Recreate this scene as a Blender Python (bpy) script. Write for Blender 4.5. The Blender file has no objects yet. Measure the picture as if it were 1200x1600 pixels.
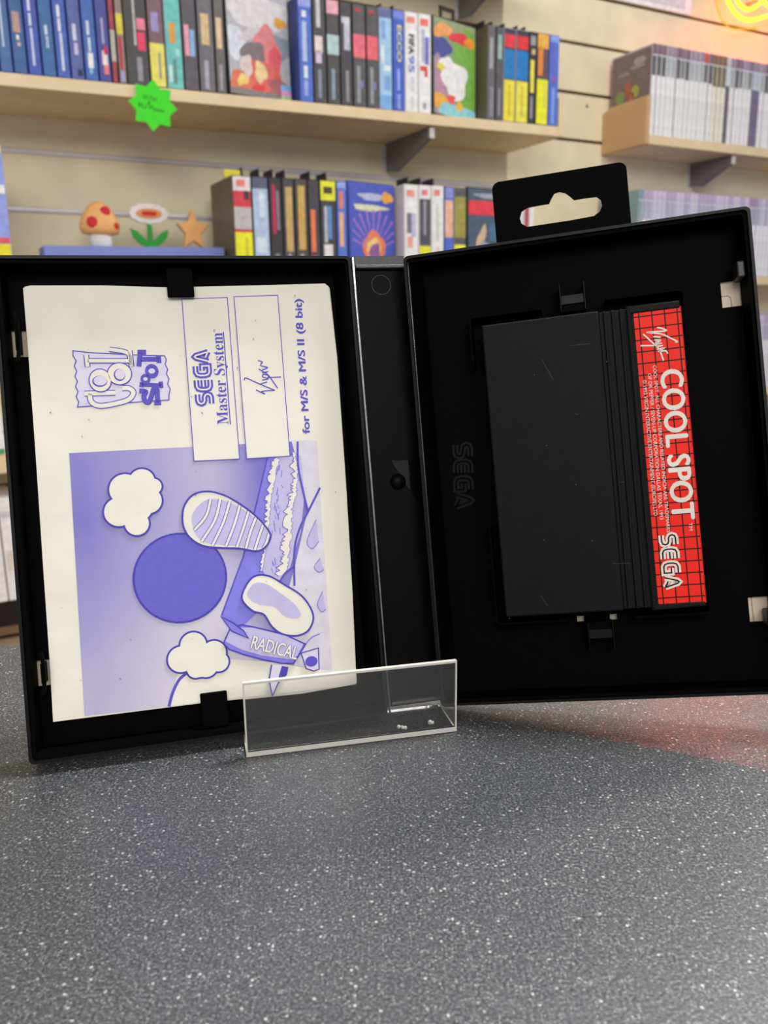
import bpy, bmesh, math, random
from mathutils import Matrix, Vector
from mathutils.geometry import tessellate_polygon

# ------------------------------------------------------------------ camera, world, lamps, exposure
scene = bpy.context.scene
COL = scene.collection
R = math.radians

cam_data = bpy.data.cameras.new('camera')
cam = bpy.data.objects.new('camera', cam_data)
COL.objects.link(cam)
cam.matrix_world = Matrix([[.9999, .01426, .0, 0], [-.00318, .22327, -.97475, 0], [-.0139, .97465, .22329, .15293], [0, 0, 0, 1]])
cam_data.sensor_fit = 'VERTICAL'
cam_data.sensor_height = 24.0
cam_data.sensor_width = 18.0
cam_data.lens = 24.0 * 1310.0 / 1600.0
cam_data.clip_start = 0.01
cam_data.clip_end = 30.0
cam_data.dof.use_dof = True
cam_data.dof.focus_distance = 0.315
cam_data.dof.aperture_fstop = 13.0
scene.camera = cam

world = bpy.data.worlds.new('shop_world')
scene.world = world
world.use_nodes = True
bg = world.node_tree.nodes['Background']
bg.inputs[0].default_value = (0.78, 0.82, 0.90, 1)
bg.inputs[1].default_value = 0.52

vs = scene.view_settings
vs.view_transform = 'Standard'
vs.look = 'None'
vs.gamma = 1.0
vs.use_curve_mapping = False
vs.exposure = 0.0
scene.render.film_transparent = False

# the back wall's own frame: a runs along it to the right, o comes off it into the room, z is up
PSI = .48726
E1 = Vector((math.cos(PSI), math.sin(PSI), 0))
N1 = Vector((math.sin(PSI), -math.cos(PSI), 0))
WALL = -1.72
def wall_point(a, o, z):
    return E1 * a + N1 * (WALL + o) + Vector((0, 0, z))

def lamp(name, loc, aim, sx, sy, power, color, spread=180):
    d = bpy.data.lights.new(name, 'AREA')
    d.shape = 'RECTANGLE'; d.size = sx; d.size_y = sy
    d.energy = power; d.color = color; d.spread = R(spread)
    o = bpy.data.objects.new(name, d); COL.objects.link(o)
    o.location = loc
    o.rotation_euler = (Vector(aim) - Vector(loc)).to_track_quat('-Z', 'Y').to_euler()
    return o

CEIL = 1.50
# ceiling tube that runs out from the wall above the end of the upper shelf
tube = lamp('ceiling_tube_light', wall_point(1.26, 1.25, CEIL), wall_point(1.26, 1.25, 0), 1.7, 0.06, 11.5, (1.0, 0.96, 0.88))
tube.rotation_euler = (0, 0, PSI + R(90))
# ceiling panel over the customer side, behind the camera
lamp('ceiling_panel_light', (0.30, -2.0, CEIL), (-0.1, 0.8, 0.2), 2.2, 0.9, 54, (1.0, 0.97, 0.92))
# ceiling panel above the counter
lamp('ceiling_panel_light', (0.50, 0.58, CEIL), (0.08, 0.22, 0), 0.26, 0.26, 6.4, (0.97, 0.98, 1.0), 75)
# the ceiling panel further along the shop to the right
lamp('ceiling_panel_light', (2.6, 1.75, CEIL), (0.1, 0.3, 0.0), 0.50, 0.50, 15, (1.0, 0.95, 0.93), 55)

# ------------------------------------------------------------------ helpers
def lin(c):
    return tuple(((v/255.0)/12.92 if v/255.0 <= 0.04045 else ((v/255.0 + 0.055)/1.055)**2.4) for v in c)

_mats = {}
def mat(rgb, rough=0.5, spec=0.5, vary=0.06, scale=60.0, name=None, metal=0.0, bump=0.0, bump_scale=400.0):
    """a plain surface of one colour (sRGB 0..255) with a little procedural unevenness"""
    key = (tuple(rgb), rough, spec, vary, scale, metal, bump, bump_scale)
    if key in _mats: return _mats[key]
    m = bpy.data.materials.new(name or 'surface'); m.use_nodes = True
    nt = m.node_tree; b = nt.nodes['Principled BSDF']
    c = lin(rgb)
    b.inputs['Roughness'].default_value = rough
    b.inputs['Specular IOR Level'].default_value = spec
    b.inputs['Metallic'].default_value = metal
    tc = nt.nodes.new('ShaderNodeTexCoord')
    if vary > 0:
        no = nt.nodes.new('ShaderNodeTexNoise'); no.inputs['Scale'].default_value = scale
        nt.links.new(tc.outputs['Object'], no.inputs['Vector'])
        rp = nt.nodes.new('ShaderNodeValToRGB')
        rp.color_ramp.elements[0].position = 0.3; rp.color_ramp.elements[1].position = 0.7
        rp.color_ramp.elements[0].color = tuple(v*(1-vary) for v in c) + (1,)
        rp.color_ramp.elements[1].color = tuple(min(1, v*(1+vary)) for v in c) + (1,)
        nt.links.new(no.outputs['Fac'], rp.inputs['Fac'])
        nt.links.new(rp.outputs['Color'], b.inputs['Base Color'])
    else:
        b.inputs['Base Color'].default_value = c + (1,)
    if bump > 0:
        n2 = nt.nodes.new('ShaderNodeTexNoise'); n2.inputs['Scale'].default_value = bump_scale
        n2.inputs['Detail'].default_value = 4
        nt.links.new(tc.outputs['Object'], n2.inputs['Vector'])
        bp = nt.nodes.new('ShaderNodeBump'); bp.inputs['Strength'].default_value = bump
        bp.inputs['Distance'].default_value = 0.001
        nt.links.new(n2.outputs['Fac'], bp.inputs['Height'])
        nt.links.new(bp.outputs['Normal'], b.inputs['Normal'])
    _mats[key] = m
    return m

class MB:
    """collects shapes and links them as ONE mesh object"""
    def __init__(self):
        self.v = []; self.f = []; self.mi = []; self.mats = []; self.smooth = []
    def slot(self, m):
        if m not in self.mats: self.mats.append(m)
        return self.mats.index(m)
    def add(self, verts, faces, m, smooth=False):
        k = len(self.v); s = self.slot(m)
        self.v += [tuple(p) for p in verts]
        for f in faces:
            self.f.append([i + k for i in f]); self.mi.append(s); self.smooth.append(smooth)
    def box(self, x0, x1, y0, y1, z0, z1, m):
        x0, x1 = min(x0, x1), max(x0, x1); y0, y1 = min(y0, y1), max(y0, y1); z0, z1 = min(z0, z1), max(z0, z1)
        v = [(x, y, z) for z in (z0, z1) for y in (y0, y1) for x in (x0, x1)]
        self.add(v, [(0, 2, 3, 1), (4, 5, 7, 6), (0, 1, 5, 4), (2, 6, 7, 3), (0, 4, 6, 2), (1, 3, 7, 5)], m)
    def prism(self, pts, y0, y1, m, holes=()):
        """an outline in (x, z) given thickness from y0 (front) to y1"""
        loops = [list(pts)] + [list(h) for h in holes]
        loops[0] = ccw(loops[0])
        flat = [p for l in loops for p in l]
        tris = tessellate_polygon([[Vector((p[0], p[1], 0)) for p in l] for l in loops])
        n = len(flat)
        v = [(p[0], y0, p[1]) for p in flat] + [(p[0], y1, p[1]) for p in flat]
        f = []
        for t in tris:
            a, b, c = [flat[i] for i in t]
            t = t if (b[0]-a[0])*(c[1]-a[1]) - (b[1]-a[1])*(c[0]-a[0]) > 0 else t[::-1]
            f.append(tuple(t)); f.append(tuple(i + n for i in t[::-1]))
        k = 0
        for li, l in enumerate(loops):
            c = len(l); s = area(l) > 0
            for i in range(c):
                a, b = k + i, k + (i + 1) % c
                q = (a, a + n, b + n, b)
                f.append(q if s == (li == 0) or li > 0 and s else q[::-1])
            k += c
        self.add(v, f, m)
    def poly(self, pts, y, m):
        """a flat printed outline in (x, z) lying at depth y"""
        pts = ccw(list(pts))
        tris = tessellate_polygon([[Vector((p[0], p[1], 0)) for p in pts]])
        f = []
        for t in tris:
            a, b, c = [pts[i] for i in t]
            f.append(tuple(t) if (b[0]-a[0])*(c[1]-a[1]) - (b[1]-a[1])*(c[0]-a[0]) > 0 else tuple(t[::-1]))
        self.add([(p[0], y, p[1]) for p in pts], f, m)
    def stroke(self, pts, w, y, m, closed=False, curve=False, depth=0.0):
        """a printed (or raised) line of width w along (x, z) points"""
        pts = [tuple(p) for p in pts]
        if curve: pts = smooth_line(pts, closed)
        n = len(pts)
        if n < 2: return
        L, Rr = [], []
        for i in range(n):
            if closed: p0, p1 = pts[i-1], pts[(i+1) % n]
            else: p0, p1 = pts[max(0, i-1)], pts[min(n-1, i+1)]
            q = pts[i]
            d0 = Vector((q[0]-p0[0], q[1]-p0[1])); d1 = Vector((p1[0]-q[0], p1[1]-q[1]))
            if d0.length < 1e-9: d0 = d1
            if d1.length < 1e-9: d1 = d0
            d0.normalize(); d1.normalize()
            t = d0 + d1
            if t.length < 1e-6: t = d1.copy()
            t.normalize(); nn = Vector((-t[1], t[0]))
            k = max(0.5, nn.dot(Vector((-d1[1], d1[0]))))
            h = w/2/k
            L.append((q[0] + nn[0]*h, q[1] + nn[1]*h)); Rr.append((q[0] - nn[0]*h, q[1] - nn[1]*h))
        v = [(p[0], y, p[1]) for p in Rr] + [(p[0], y, p[1]) for p in L]
        f = []
        rng = range(n if closed else n-1)
        for i in rng:
            j = (i+1) % n
            f.append((i, j, n+j, n+i))
        if depth > 0:
            v += [(p[0], y+depth, p[1]) for p in Rr] + [(p[0], y+depth, p[1]) for p in L]
            for i in rng:
                j = (i+1) % n
                f.append((i, 2*n+i, 2*n+j, j)); f.append((n+i, n+j, 3*n+j, 3*n+i))
            if not closed:
                f.append((0, n, 3*n, 2*n)); f.append((n-1, 3*n-1, 4*n-1, 2*n-1))
        self.add(v, f, m)
    def disc(self, cx, cz, rx, rz, y, m, rot=0.0, n=40):
        self.poly([(cx + rx*math.cos(t)*math.cos(rot) - rz*math.sin(t)*math.sin(rot),
                    cz + rx*math.cos(t)*math.sin(rot) + rz*math.sin(t)*math.cos(rot)) for t in [2*math.pi*i/n for i in range(n)]], y, m)
    def rings(self, rings, m, cap0=False, cap1=False, smooth=False):
        n = len(rings[0]); v = [p for r in rings for p in r]; f = []
        for k in range(len(rings)-1):
            for i in range(n):
                j = (i+1) % n
                f.append((k*n+i, k*n+j, (k+1)*n+j, (k+1)*n+i))
        if cap0: f.append(tuple(range(n))[::-1])
        if cap1: f.append(tuple((len(rings)-1)*n + i for i in range(n)))
        self.add(v, f, m, smooth)
    def tube(self, pts, r, m, n=10, closed=False):
        pts = [Vector(p) for p in pts]; rings = []
        up = Vector((0, 0, 1))
        for i, q in enumerate(pts):
            t = (pts[(i+1) % len(pts)] - pts[i-1]) if closed else (pts[min(len(pts)-1, i+1)] - pts[max(0, i-1)])
            t.normalize()
            a = t.cross(up)
            if a.length < 1e-3: a = t.cross(Vector((0, 1, 0)))
            a.normalize(); b = a.cross(t)
            rings.append([q + a*(r*math.cos(2*math.pi*k/n)) + b*(r*math.sin(2*math.pi*k/n)) for k in range(n)])
        if closed: rings.append(rings[0])
        self.rings(rings, m, not closed, not closed, True)
    def text(self, s, p0, p1, height, y, m, bold=0.0, plane_up=None):
        """letters fitted between p0 and p1 (baseline) with the given height"""
        vs_, fs_ = glyphs(s, bold)
        xs = [v[0] for v in vs_]; ys = [v[1] for v in vs_]
        x0, x1 = min(xs), max(xs)
        cap = glyph_cap(bold)
        d = Vector((p1[0]-p0[0], p1[1]-p0[1])); ln = d.length; d.normalize()
        u = Vector((-d[1], d[0]))
        out = []
        for (x, yy) in vs_:
            q = Vector(p0) + d*((x-x0)/(x1-x0)*ln) + u*(yy/cap*height)
            out.append((q[0], y, q[1]))
        self.add(out, fs_, m)
    def bold(self, s, p0, p1, height, y, m, k):
        d = Vector((p1[0]-p0[0], p1[1]-p0[1])).normalized(); u = Vector((-d[1], d[0]))
        for i, (dx, du) in enumerate(((0, 0), (k, 0), (-k, 0), (0, k*.6), (0, -k*.6))):
            o = d*dx + u*du
            self.text(s, (p0[0]+o[0], p0[1]+o[1]), (p1[0]+o[0], p1[1]+o[1]), height, y - 2e-6*i, m)
    def build(self, name, parent=None, bevel=0.0, segs=2, matrix=None, recalc=False):
        me = bpy.data.meshes.new(name)
        me.from_pydata(self.v, [], self.f)
        for m in self.mats: me.materials.append(m)
        for p, i, s in zip(me.polygons, self.mi, self.smooth):
            p.material_index = i; p.use_smooth = s
        if recalc or bevel > 0:
            b = bmesh.new(); b.from_mesh(me)
            bmesh.ops.remove_doubles(b, verts=b.verts, dist=1e-6)
            bmesh.ops.recalc_face_normals(b, faces=b.faces)
            if bevel > 0:
                ed = [e for e in b.edges if len(e.link_faces) == 2 and e.calc_face_angle(0) > 0.6]
                bmesh.ops.bevel(b, geom=ed, offset=bevel, segments=segs, affect='EDGES', profile=0.5, clamp_overlap=True)
            b.to_mesh(me); b.free()
        me.update()
        o = bpy.data.objects.new(name, me); COL.objects.link(o)
        if parent is not None: o.parent = parent
        if matrix is not None: o.matrix_world = matrix
        return o

def area(l):
    return sum(l[i][0]*l[(i+1) % len(l)][1] - l[(i+1) % len(l)][0]*l[i][1] for i in range(len(l)))/2
def ccw(l):
    return list(l) if area(l) > 0 else list(l)[::-1]
def smooth_line(p, closed=False, k=6):
    n = len(p); out = []
    for i in range(n if closed else n-1):
        a = p[i-1] if (closed or i > 0) else p[i]
        b = p[i]; c = p[(i+1) % n]
        d = p[(i+2) % n] if (closed or i+2 < n) else c
        for j in range(k):
            t = j/k
            out.append(tuple(0.5*(2*b[q] + (c[q]-a[q])*t + (2*a[q]-5*b[q]+4*c[q]-d[q])*t*t + (3*b[q]-a[q]-3*c[q]+d[q])*t**3) for q in (0, 1)))
    if not closed: out.append(tuple(p[-1]))
    return out
def rrect(x0, x1, z0, z1, r, n=5):
    pts = []
    for cx, cz, s in ((x1-r, z1-r, 0), (x0+r, z1-r, 1), (x0+r, z0+r, 2), (x1-r, z0+r, 3)):
        for i in range(n+1):
            t = math.pi/2*(s + i/n)
            pts.append((cx + r*math.cos(t), cz + r*math.sin(t)))
    return pts
_gl = {}
def glyphs(s, bold):
    if (s, bold) in _gl: return _gl[(s, bold)]
    cu = bpy.data.curves.new('lettering', 'FONT'); cu.body = s; cu.offset = bold; cu.resolution_u = 4
    ob = bpy.data.objects.new('lettering', cu); COL.objects.link(ob)
    dg = bpy.context.evaluated_depsgraph_get()
    me = bpy.data.meshes.new_from_object(ob.evaluated_get(dg))
    r = ([(v.co.x, v.co.y) for v in me.vertices], [tuple(p.vertices) for p in me.polygons])
    bpy.data.meshes.remove(me)
    bpy.data.objects.remove(ob); bpy.data.curves.remove(cu)
    _gl[(s, bold)] = r
    return r
def glyph_cap(bold):
    return max(v[1] for v in glyphs('H', bold)[0])

LABELS = set()
def tag(o, label, cat, group=None, kind=None):
    if label is not None:
        assert label not in LABELS, label
        LABELS.add(label); o['label'] = label
        if len(label.replace(',', ' ').split()) > 16: print('LONG', len(label.split()), label)
    if cat: o['category'] = cat
    if group: o['group'] = group
    if kind: o['kind'] = kind
    return o
def thing(name, label, cat, matrix=None, group=None):
    o = bpy.data.objects.new(name, None); COL.objects.link(o)
    o.empty_display_size = 0.01
    if matrix is not None: o.matrix_world = matrix
    return tag(o, label, cat, group)
def struct(o):
    o['kind'] = 'structure'; return o
def wall_matrix(a, o, z, yaw=0.0, roll=0.0):
    return Matrix.Translation(wall_point(a, o, z)) @ Matrix.Rotation(PSI + yaw, 4, 'Z') @ Matrix.Rotation(roll, 4, 'Y')
def ordinal(n):
    w = ['first', 'second', 'third', 'fourth', 'fifth', 'sixth', 'seventh', 'eighth', 'ninth', 'tenth', 'eleventh', 'twelfth', 'thirteenth', 'fourteenth',
         'fifteenth', 'sixteenth', 'seventeenth', 'eighteenth', 'nineteenth', 'twentieth']
    if n <= 20: return w[n-1]
    if n < 30: return 'twenty-' + w[n-21]
    if n == 30: return 'thirtieth'
    return 'thirty-' + w[n-31]
# letters of the block logo as skeleton strokes in a unit box
LOGO = {
    'S': [[(1, 1), (.34, 1), (.1, .93), (0, .76), (.1, .58), (.34, .5), (.66, .5), (.9, .42), (1, .25), (.9, .07), (.66, 0), (0, 0)]],
    'E': [[(1, 1), (.36, 1), (.1, .9), (0, .68), (0, .32), (.1, .1), (.36, 0), (1, 0)], [(.3, .5), (1, .5)]],
    'G': [[(1, 1), (.36, 1), (.1, .9), (0, .68), (0, .32), (.1, .1), (.36, 0), (1, 0), (1, .52), (.5, .52)]],
    'A': [[(0, 0), (.36, .9), (.5, 1), (.64, .9), (1, 0)], [(.4, .22), (1, .0)]],
}
def logo(mb, p0, p1, h, y, outer, inner=None, width=0.30, layer=4e-5, depth=0.0):
    d = Vector((p1[0]-p0[0], p1[1]-p0[1])); ln = d.length; d.normalize(); u = Vector((-d[1], d[0]))
    cell = ln/4.0
    for k, ch in enumerate('SEGA'):
        for st in LOGO[ch]:
            pts = []
            for (x, z) in st:
                q = Vector(p0) + d*(cell*(k + 0.14 + 0.68*x)) + u*(h*(0.14 + 0.72*z))
                pts.append((q[0], q[1]))
            if outer: mb.stroke(pts, h*width, y, outer, depth=depth)
            if inner: mb.stroke(pts, h*width*0.26, y - layer, inner)

# ------------------------------------------------------------------ setting: wall, floor
CREAM = mat((236, 225, 192), 0.6, 0.3, 0.05, 14.0, 'slat_panel')
GROOVE = mat((96, 84, 62), 0.8, 0.2)
ALU = mat((226, 222, 226), 0.30, 0.6, 0.15, 9, 'aluminium', metal=0.35)
BIRCH = mat((238, 214, 172), 0.5, 0.4, 0.06, 22.0, 'pale_wood')
BIRCH_DK = mat((206, 168, 122), 0.55, 0.35, 0.06, 22.0, 'tan_board')
BLACKP = mat((3, 3, 3), 0.60, 0.03, 0.1, 200, 'black_plastic', bump=0.08, bump_scale=2500)

mb = MB()
slots = [0.896 + 0.1068*k for k in range(5, 0, -1)] + [.896, .790, .6813, .575, .4567, .3562, .257, .157] + [.157 - .1*k for k in range(1, 9)]
A0, A1 = -1.1, 3.4
top = 2.2
for zs in slots:
    mb.box(A0, A1, 0.0, 0.018, zs + 0.004, top, CREAM)
    mb.box(A0, A1, 0.010, 0.018, zs - 0.004, zs + 0.004, GROOVE)
    top = zs - 0.004
mb.box(A0, A1, 0.0, 0.018, -0.95, top, CREAM)
wall = mb.build('wall_back', matrix=Matrix.Translation(wall_point(0, 0, 0)) @ Matrix.Rotation(PSI, 4, 'Z'))
struct(wall)

rail_words = {0: 'metal rail in the wall above the toy mushroom and star', 1: 'metal rail in the wall right behind the toy mushroom and star'}
for k, (zr, a0_, a1_, lab) in enumerate([
        (0.4565, A0, A1, 'thin shiny metal rail in the slatted wall just above the second row of game cases'),
        (0.3562, A0, A1, 'thin shiny metal rail in the slatted wall behind the toy flower and star'),
        (0.1590, A0, A1, 'bright metal rail low in the wall beside the edge of the open black case')]):
    mb = MB()
    prof = [(.006, -.0052), (-.0005, -.0052), (-.0022, -.0034), (-.0028, 0), (-.0022, .0034), (-.0005, .0052), (.006, .0052)]
    mb.rings([[(x, p[0], zr + p[1]) for p in prof] for x in (a0_, a1_)], ALU, True, True)
    o = mb.build('wall_rail', recalc=True, matrix=Matrix.Translation(wall_point(0, 0, 0)) @ Matrix.Rotation(PSI, 4, 'Z'))
    tag(o, lab, 'rail', 'rails in the slatted wall')

mb = MB(); mb.box(-2.2, 3.6, -1.6, 3.6, -0.97, -0.95, mat((120, 92, 66), 0.6, 0.3, 0.2, 6, 'floor'))
struct(mb.build('floor'))

# ------------------------------------------------------------------ counter
cm = bpy.data.materials.new('speckled_laminate'); cm.use_nodes = True
nt = cm.node_tree; b = nt.nodes['Principled BSDF']
tc = nt.nodes.new('ShaderNodeTexCoord')
def noise(scale, detail, rough=0.5):
    n_ = nt.nodes.new('ShaderNodeTexNoise'); n_.inputs['Scale'].default_value = scale
    n_.inputs['Detail'].default_value = detail; n_.inputs['Roughness'].default_value = rough
    nt.links.new(tc.outputs['Object'], n_.inputs['Vector']); return n_
def ramp(src, stops):
    r_ = nt.nodes.new('ShaderNodeValToRGB')
    for i, (p, c) in enumerate(stops):
        e = r_.color_ramp.elements[i] if i < 2 else r_.color_ramp.elements.new(p)
        e.position = p; e.color = lin(c) + (1,)
    nt.links.new(src, r_.inputs['Fac']); return r_
n1 = noise(1250, 4, 0.75)
r1 = ramp(n1.outputs['Fac'], [(0.36, (26, 27, 28)), (0.47, (50, 51, 53)), (0.55, (72, 73, 74)), (0.70, (116, 117, 117))])
col = r1.outputs['Color']
for sc_, keep, tone in ((1150, 0.74, (116, 116, 116)), (850, 0.94, (158, 158, 156)), (900, 0.22, (40, 43, 46))):
    vo = nt.nodes.new('ShaderNodeTexVoronoi'); vo.inputs['Scale'].default_value = sc_
    nt.links.new(tc.outputs['Object'], vo.inputs['Vector'])
    rv = ramp(vo.outputs['Distance'], [(0.15, (255, 255, 255)), (0.48, (0, 0, 0))])
    sp = nt.nodes.new('ShaderNodeSeparateColor'); nt.links.new(vo.outputs['Color'], sp.inputs[0])
    gt = nt.nodes.new('ShaderNodeMath'); gt.operation = 'GREATER_THAN' if keep > .5 else 'LESS_THAN'; gt.inputs[1].default_value = keep
    nt.links.new(sp.outputs[0], gt.inputs[0])
    mu = nt.nodes.new('ShaderNodeMath'); mu.operation = 'MULTIPLY'
    nt.links.new(rv.outputs['Color'], mu.inputs[0]); nt.links.new(gt.outputs[0], mu.inputs[1])
    mx = nt.nodes.new('ShaderNodeMix'); mx.data_type = 'RGBA'
    nt.links.new(mu.outputs[0], mx.inputs[0]); nt.links.new(col, mx.inputs[6])
    mx.inputs[7].default_value = lin(tone) + (1,)
    col = mx.outputs[2]
nt.links.new(col, b.inputs['Base Color'])
b.inputs['Roughness'].default_value = 0.36
b.inputs['Specular IOR Level'].default_value = 0.55
n3 = noise(900, 2)
bp = nt.nodes.new('ShaderNodeBump'); bp.inputs['Strength'].default_value = 0.35; bp.inputs['Distance'].default_value = 0.0004
nt.links.new(n3.outputs['Fac'], bp.inputs['Height']); nt.links.new(bp.outputs['Normal'], b.inputs['Normal'])
mb = MB(); mb.box(-1.3, 1.4, -0.35, 0.3905, -0.038, 0.0, cm)
o = mb.build('countertop', bevel=0.004)
tag(o, 'dark grey speckled laminate shop counter under the open game case', 'counter')
mb = MB(); mb.box(-1.25, 1.35, -0.30, 0.36, -0.95, -0.0385, mat((150, 104, 62), 0.6, 0.3, 0.1, 9))
o = mb.build('counter_base')
tag(o, 'brown wooden base below the speckled grey counter', 'counter base')

# ------------------------------------------------------------------ the open game case
CASE_M = Matrix([[.97076, -.23035, -.06757, .00435], [.23987, .9418, .23554, .33329], [.00938, -.24486, .96951, .08818], [0, 0, 0, 1]])
SP = .02699; TW = 0.1290; TH = 0.089; TD = 0.0123
LH, RH = .02366, -.43632
case = thing('game_case', 'open black plastic game case spread wide in a clear display stand', 'game case', CASE_M)
def local(mb, name, parent, mtx, **k):
    o = mb.build(name, parent, **k); o.matrix_local = mtx; return o
LM = Matrix.Translation((-SP/2, 0, 0)) @ Matrix.Rotation(LH, 4, 'Z')
RM = Matrix.Translation((SP/2, 0, 0)) @ Matrix.Rotation(RH, 4, 'Z')
HOLES = [(0.1187, 0.1260, 0.0553, 0.0653), (0.1187, 0.1260, -0.0640, -0.0546)]

RIM = mat((10, 10, 11), 0.4, 0.12, 0.3, 500, 'rim_highlight')  # lighter than the trays, to paint the light caught on the rims
def tray(sgn, hinge_slope, more_holes=()):
    def xs(l): return [(sgn*p[0], p[1]) for p in l]
    mb = MB()
    def loop(off, offh, d, r):
        l = rrect(offh, TW - off, -TH + off, TH - off, r)
        return [(sgn*p[0], -d, p[1]) for p in l]
    t = 0.0016
    rings = [loop(0, 0, 0.0, .002), loop(0, 0, TD, .002), loop(.0011, .0011, TD, .0016), loop(.0011, .0011, TD-.0011, .0016),
             loop(.0024, .0020, TD-.0011, .0012), loop(.0034, hinge_slope, t, .0002)]
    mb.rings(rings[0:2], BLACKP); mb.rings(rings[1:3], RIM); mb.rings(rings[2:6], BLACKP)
    holes = HOLES + list(more_holes)
    for (qx0, qx1, qz0, qz1), d in (((hinge_slope, TW-.0034, -TH+.0034, TH-.0034), t), ((.0004, TW-.0004, -TH+.0004, TH-.0004), 0.0)):
        cx = sorted({qx0, qx1} | {h[0] for h in holes} | {h[1] for h in holes}); cz = sorted({qz0, qz1} | {h[2] for h in holes} | {h[3] for h in holes})
        v = [(sgn*x, -d, z) for z in cz for x in cx]; nx = len(cx); f = []
        for j in range(len(cz)-1):
            for i in range(nx-1):
                mx_, mz_ = (cx[i]+cx[i+1])/2, (cz[j]+cz[j+1])/2
                if any(h[0] < mx_ < h[1] and h[2] < mz_ < h[3] for h in holes): continue
                f.append((j*nx+i, j*nx+i+1, (j+1)*nx+i+1, (j+1)*nx+i))
        mb.add(v, f, BLACKP)
    for h in holes:
        c = xs([(h[0], h[2]), (h[1], h[2]), (h[1], h[3]), (h[0], h[3])])
        mb.rings([[(p[0], -t, p[1]) for p in c], [(p[0], 0, p[1]) for p in c]], BLACKP)
    return mb

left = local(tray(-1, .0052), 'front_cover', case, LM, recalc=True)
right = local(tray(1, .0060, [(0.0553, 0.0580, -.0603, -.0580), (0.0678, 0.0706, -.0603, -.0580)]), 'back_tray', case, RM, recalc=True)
PAPER_BACK = mat((226, 206, 182), 0.7, 0.2, 0.05, 80)
PB_LINE = mat((176, 158, 138), 0.7, 0.2)
for sgn, par in ((-1, left), (1, right)):
    mb = MB(); mb.box(sgn*.002, sgn*(TW-.0015), 0.00015, 0.0006, -TH+.002, TH-.002, PAPER_BACK)
    if sgn > 0:
        mb.stroke([(.1190, .0600), (.1212, .0600), (.1222, .0592), (.1224, .0556)], .0005, 0.0001, PB_LINE)
        mb.stroke([(.1202, -.0546), (.1204, -.0640)], .0006, 0.0001, PB_LINE)
    o = mb.build('cover_sheet', par); o['label'] = 'beige back of the printed sleeve seen through the slots'
# spine
mb = MB()
hw = SP/2 - 0.0004
mb.prism([(-hw, -.0885), (hw, -.0885), (hw, .0895), (hw-.003, .0925), (-hw+.003, .0925), (-hw, .0895)], -0.0016, 0.0, BLACKP)
spine = mb.build('spine', case, bevel=.0003, recalc=True)
GLOSSB = mat((6, 6, 7), 0.42, 0.05, 0.1, 120, 'glossy_black_plastic', bump=0.015, bump_scale=300)
mb = MB(); mb.box(-hw+.0018, hw-.0012, -.00175, -.0016, -.0870, .0865, GLOSSB)
mb.build('spine_panel', spine)
GREYP = mat((70, 70, 72), 0.5, 0.5, 0.15, 600, 'edge_highlight', bump=0.3, bump_scale=1500)  # grey puts the highlight on the spine ribs into the colour
mb = MB(); mb.box(-.0095, .0112, -.0042, -.0016, .0868, .0882, GREYP); mb.build('top_rib', spine, bevel=.0003)
mb = MB(); mb.box(-.0095, .0112, -.0042, -.0016, -.0875, -.0862, GREYP); mb.build('bottom_rib', spine, bevel=.0003)
mb = MB(); mb.box(-.0098, .0112, -.0024, -.0016, .0885, .0921, mat((52, 52, 54), 0.55, 0.5, 0.2, 900)); mb.build('spine_flange', spine)
rg = []
for i in range(10):
    t = math.pi/2*i/9
    rg.append([(.0011 + .0033*math.cos(t)*math.cos(a), -.0017 - .0022*math.sin(t), .0007 + .0033*math.cos(t)*math.sin(a)) for a in [2*math.pi*k/28 for k in range(28)]])
mb = MB(); mb.rings(rg[:-1], GLOSSB, False, True, True); mb.build('button', spine)
mb = MB(); mb.tube([(.0009 + .0039*math.cos(t), -.0017, .0806 + .0039*math.sin(t)) for t in [2*math.pi*k/48 for k in range(48)]], .00012, GREYP, 6, True)
mb.build('mould_ring', spine)
HINGE = mat((120, 120, 122), 0.35, 0.5, 0.2, 300)  # pale tone paints the highlight line along the hinge
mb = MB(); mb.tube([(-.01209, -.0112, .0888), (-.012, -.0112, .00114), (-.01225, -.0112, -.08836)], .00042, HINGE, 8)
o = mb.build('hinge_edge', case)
o['label'] = 'highlight along the hinge painted as a pale edge'
mb = MB(); mb.tube([(.01, -.0112, .08662), (.00962, -.0112, -.08621)], .0003, mat((46, 46, 48), 0.4, 0.5), 8)
mb.build('hinge_edge', case)

# left cover: booklet clips, catches
for (x0, x1, u0, u1) in ((-.0699, -.0601, .0750, .0860), (-.0696, -.0598, -.0860, -.0729)):
    mb = MB(); mb.box(x0, x1, -.0078, -.0062, u0, u1, BLACKP)
    s = 1 if u0 > 0 else -1
    mb.box(x0+.001, x1-.001, -.0062, -.0016, s*.0815, s*.0857, BLACKP)
    mb.build('booklet_clip', left, bevel=.0004)
def hook(par, sgn, u0, u1):
    mb = MB()
    pts = [(sgn*.1236, u0), (sgn*.1226, u0+.003), (sgn*.1224, u1-.004), (sgn*.1232, u1)]
    mb.stroke(pts, .0013, -.0098, BLACKP, curve=True, depth=.0012)
    mb.stroke([(sgn*.1228, u0+.004), (sgn*.1228, u1-.004)], .0012, -.0098, BLACKP, depth=.0082)
    mb.build('catch_hook', par, recalc=True)
hook(left, -1, .0520, .0700); hook(left, -1, -.0660, -.0510)
for u in (.0640, -.0650):
    mb = MB(); mb.box(.1232, .1260, -.0100, -.0016, u, u+.0062, mat((30, 28, 28), .45, .4)); mb.build('catch_recess', right, bevel=.0006)

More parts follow.
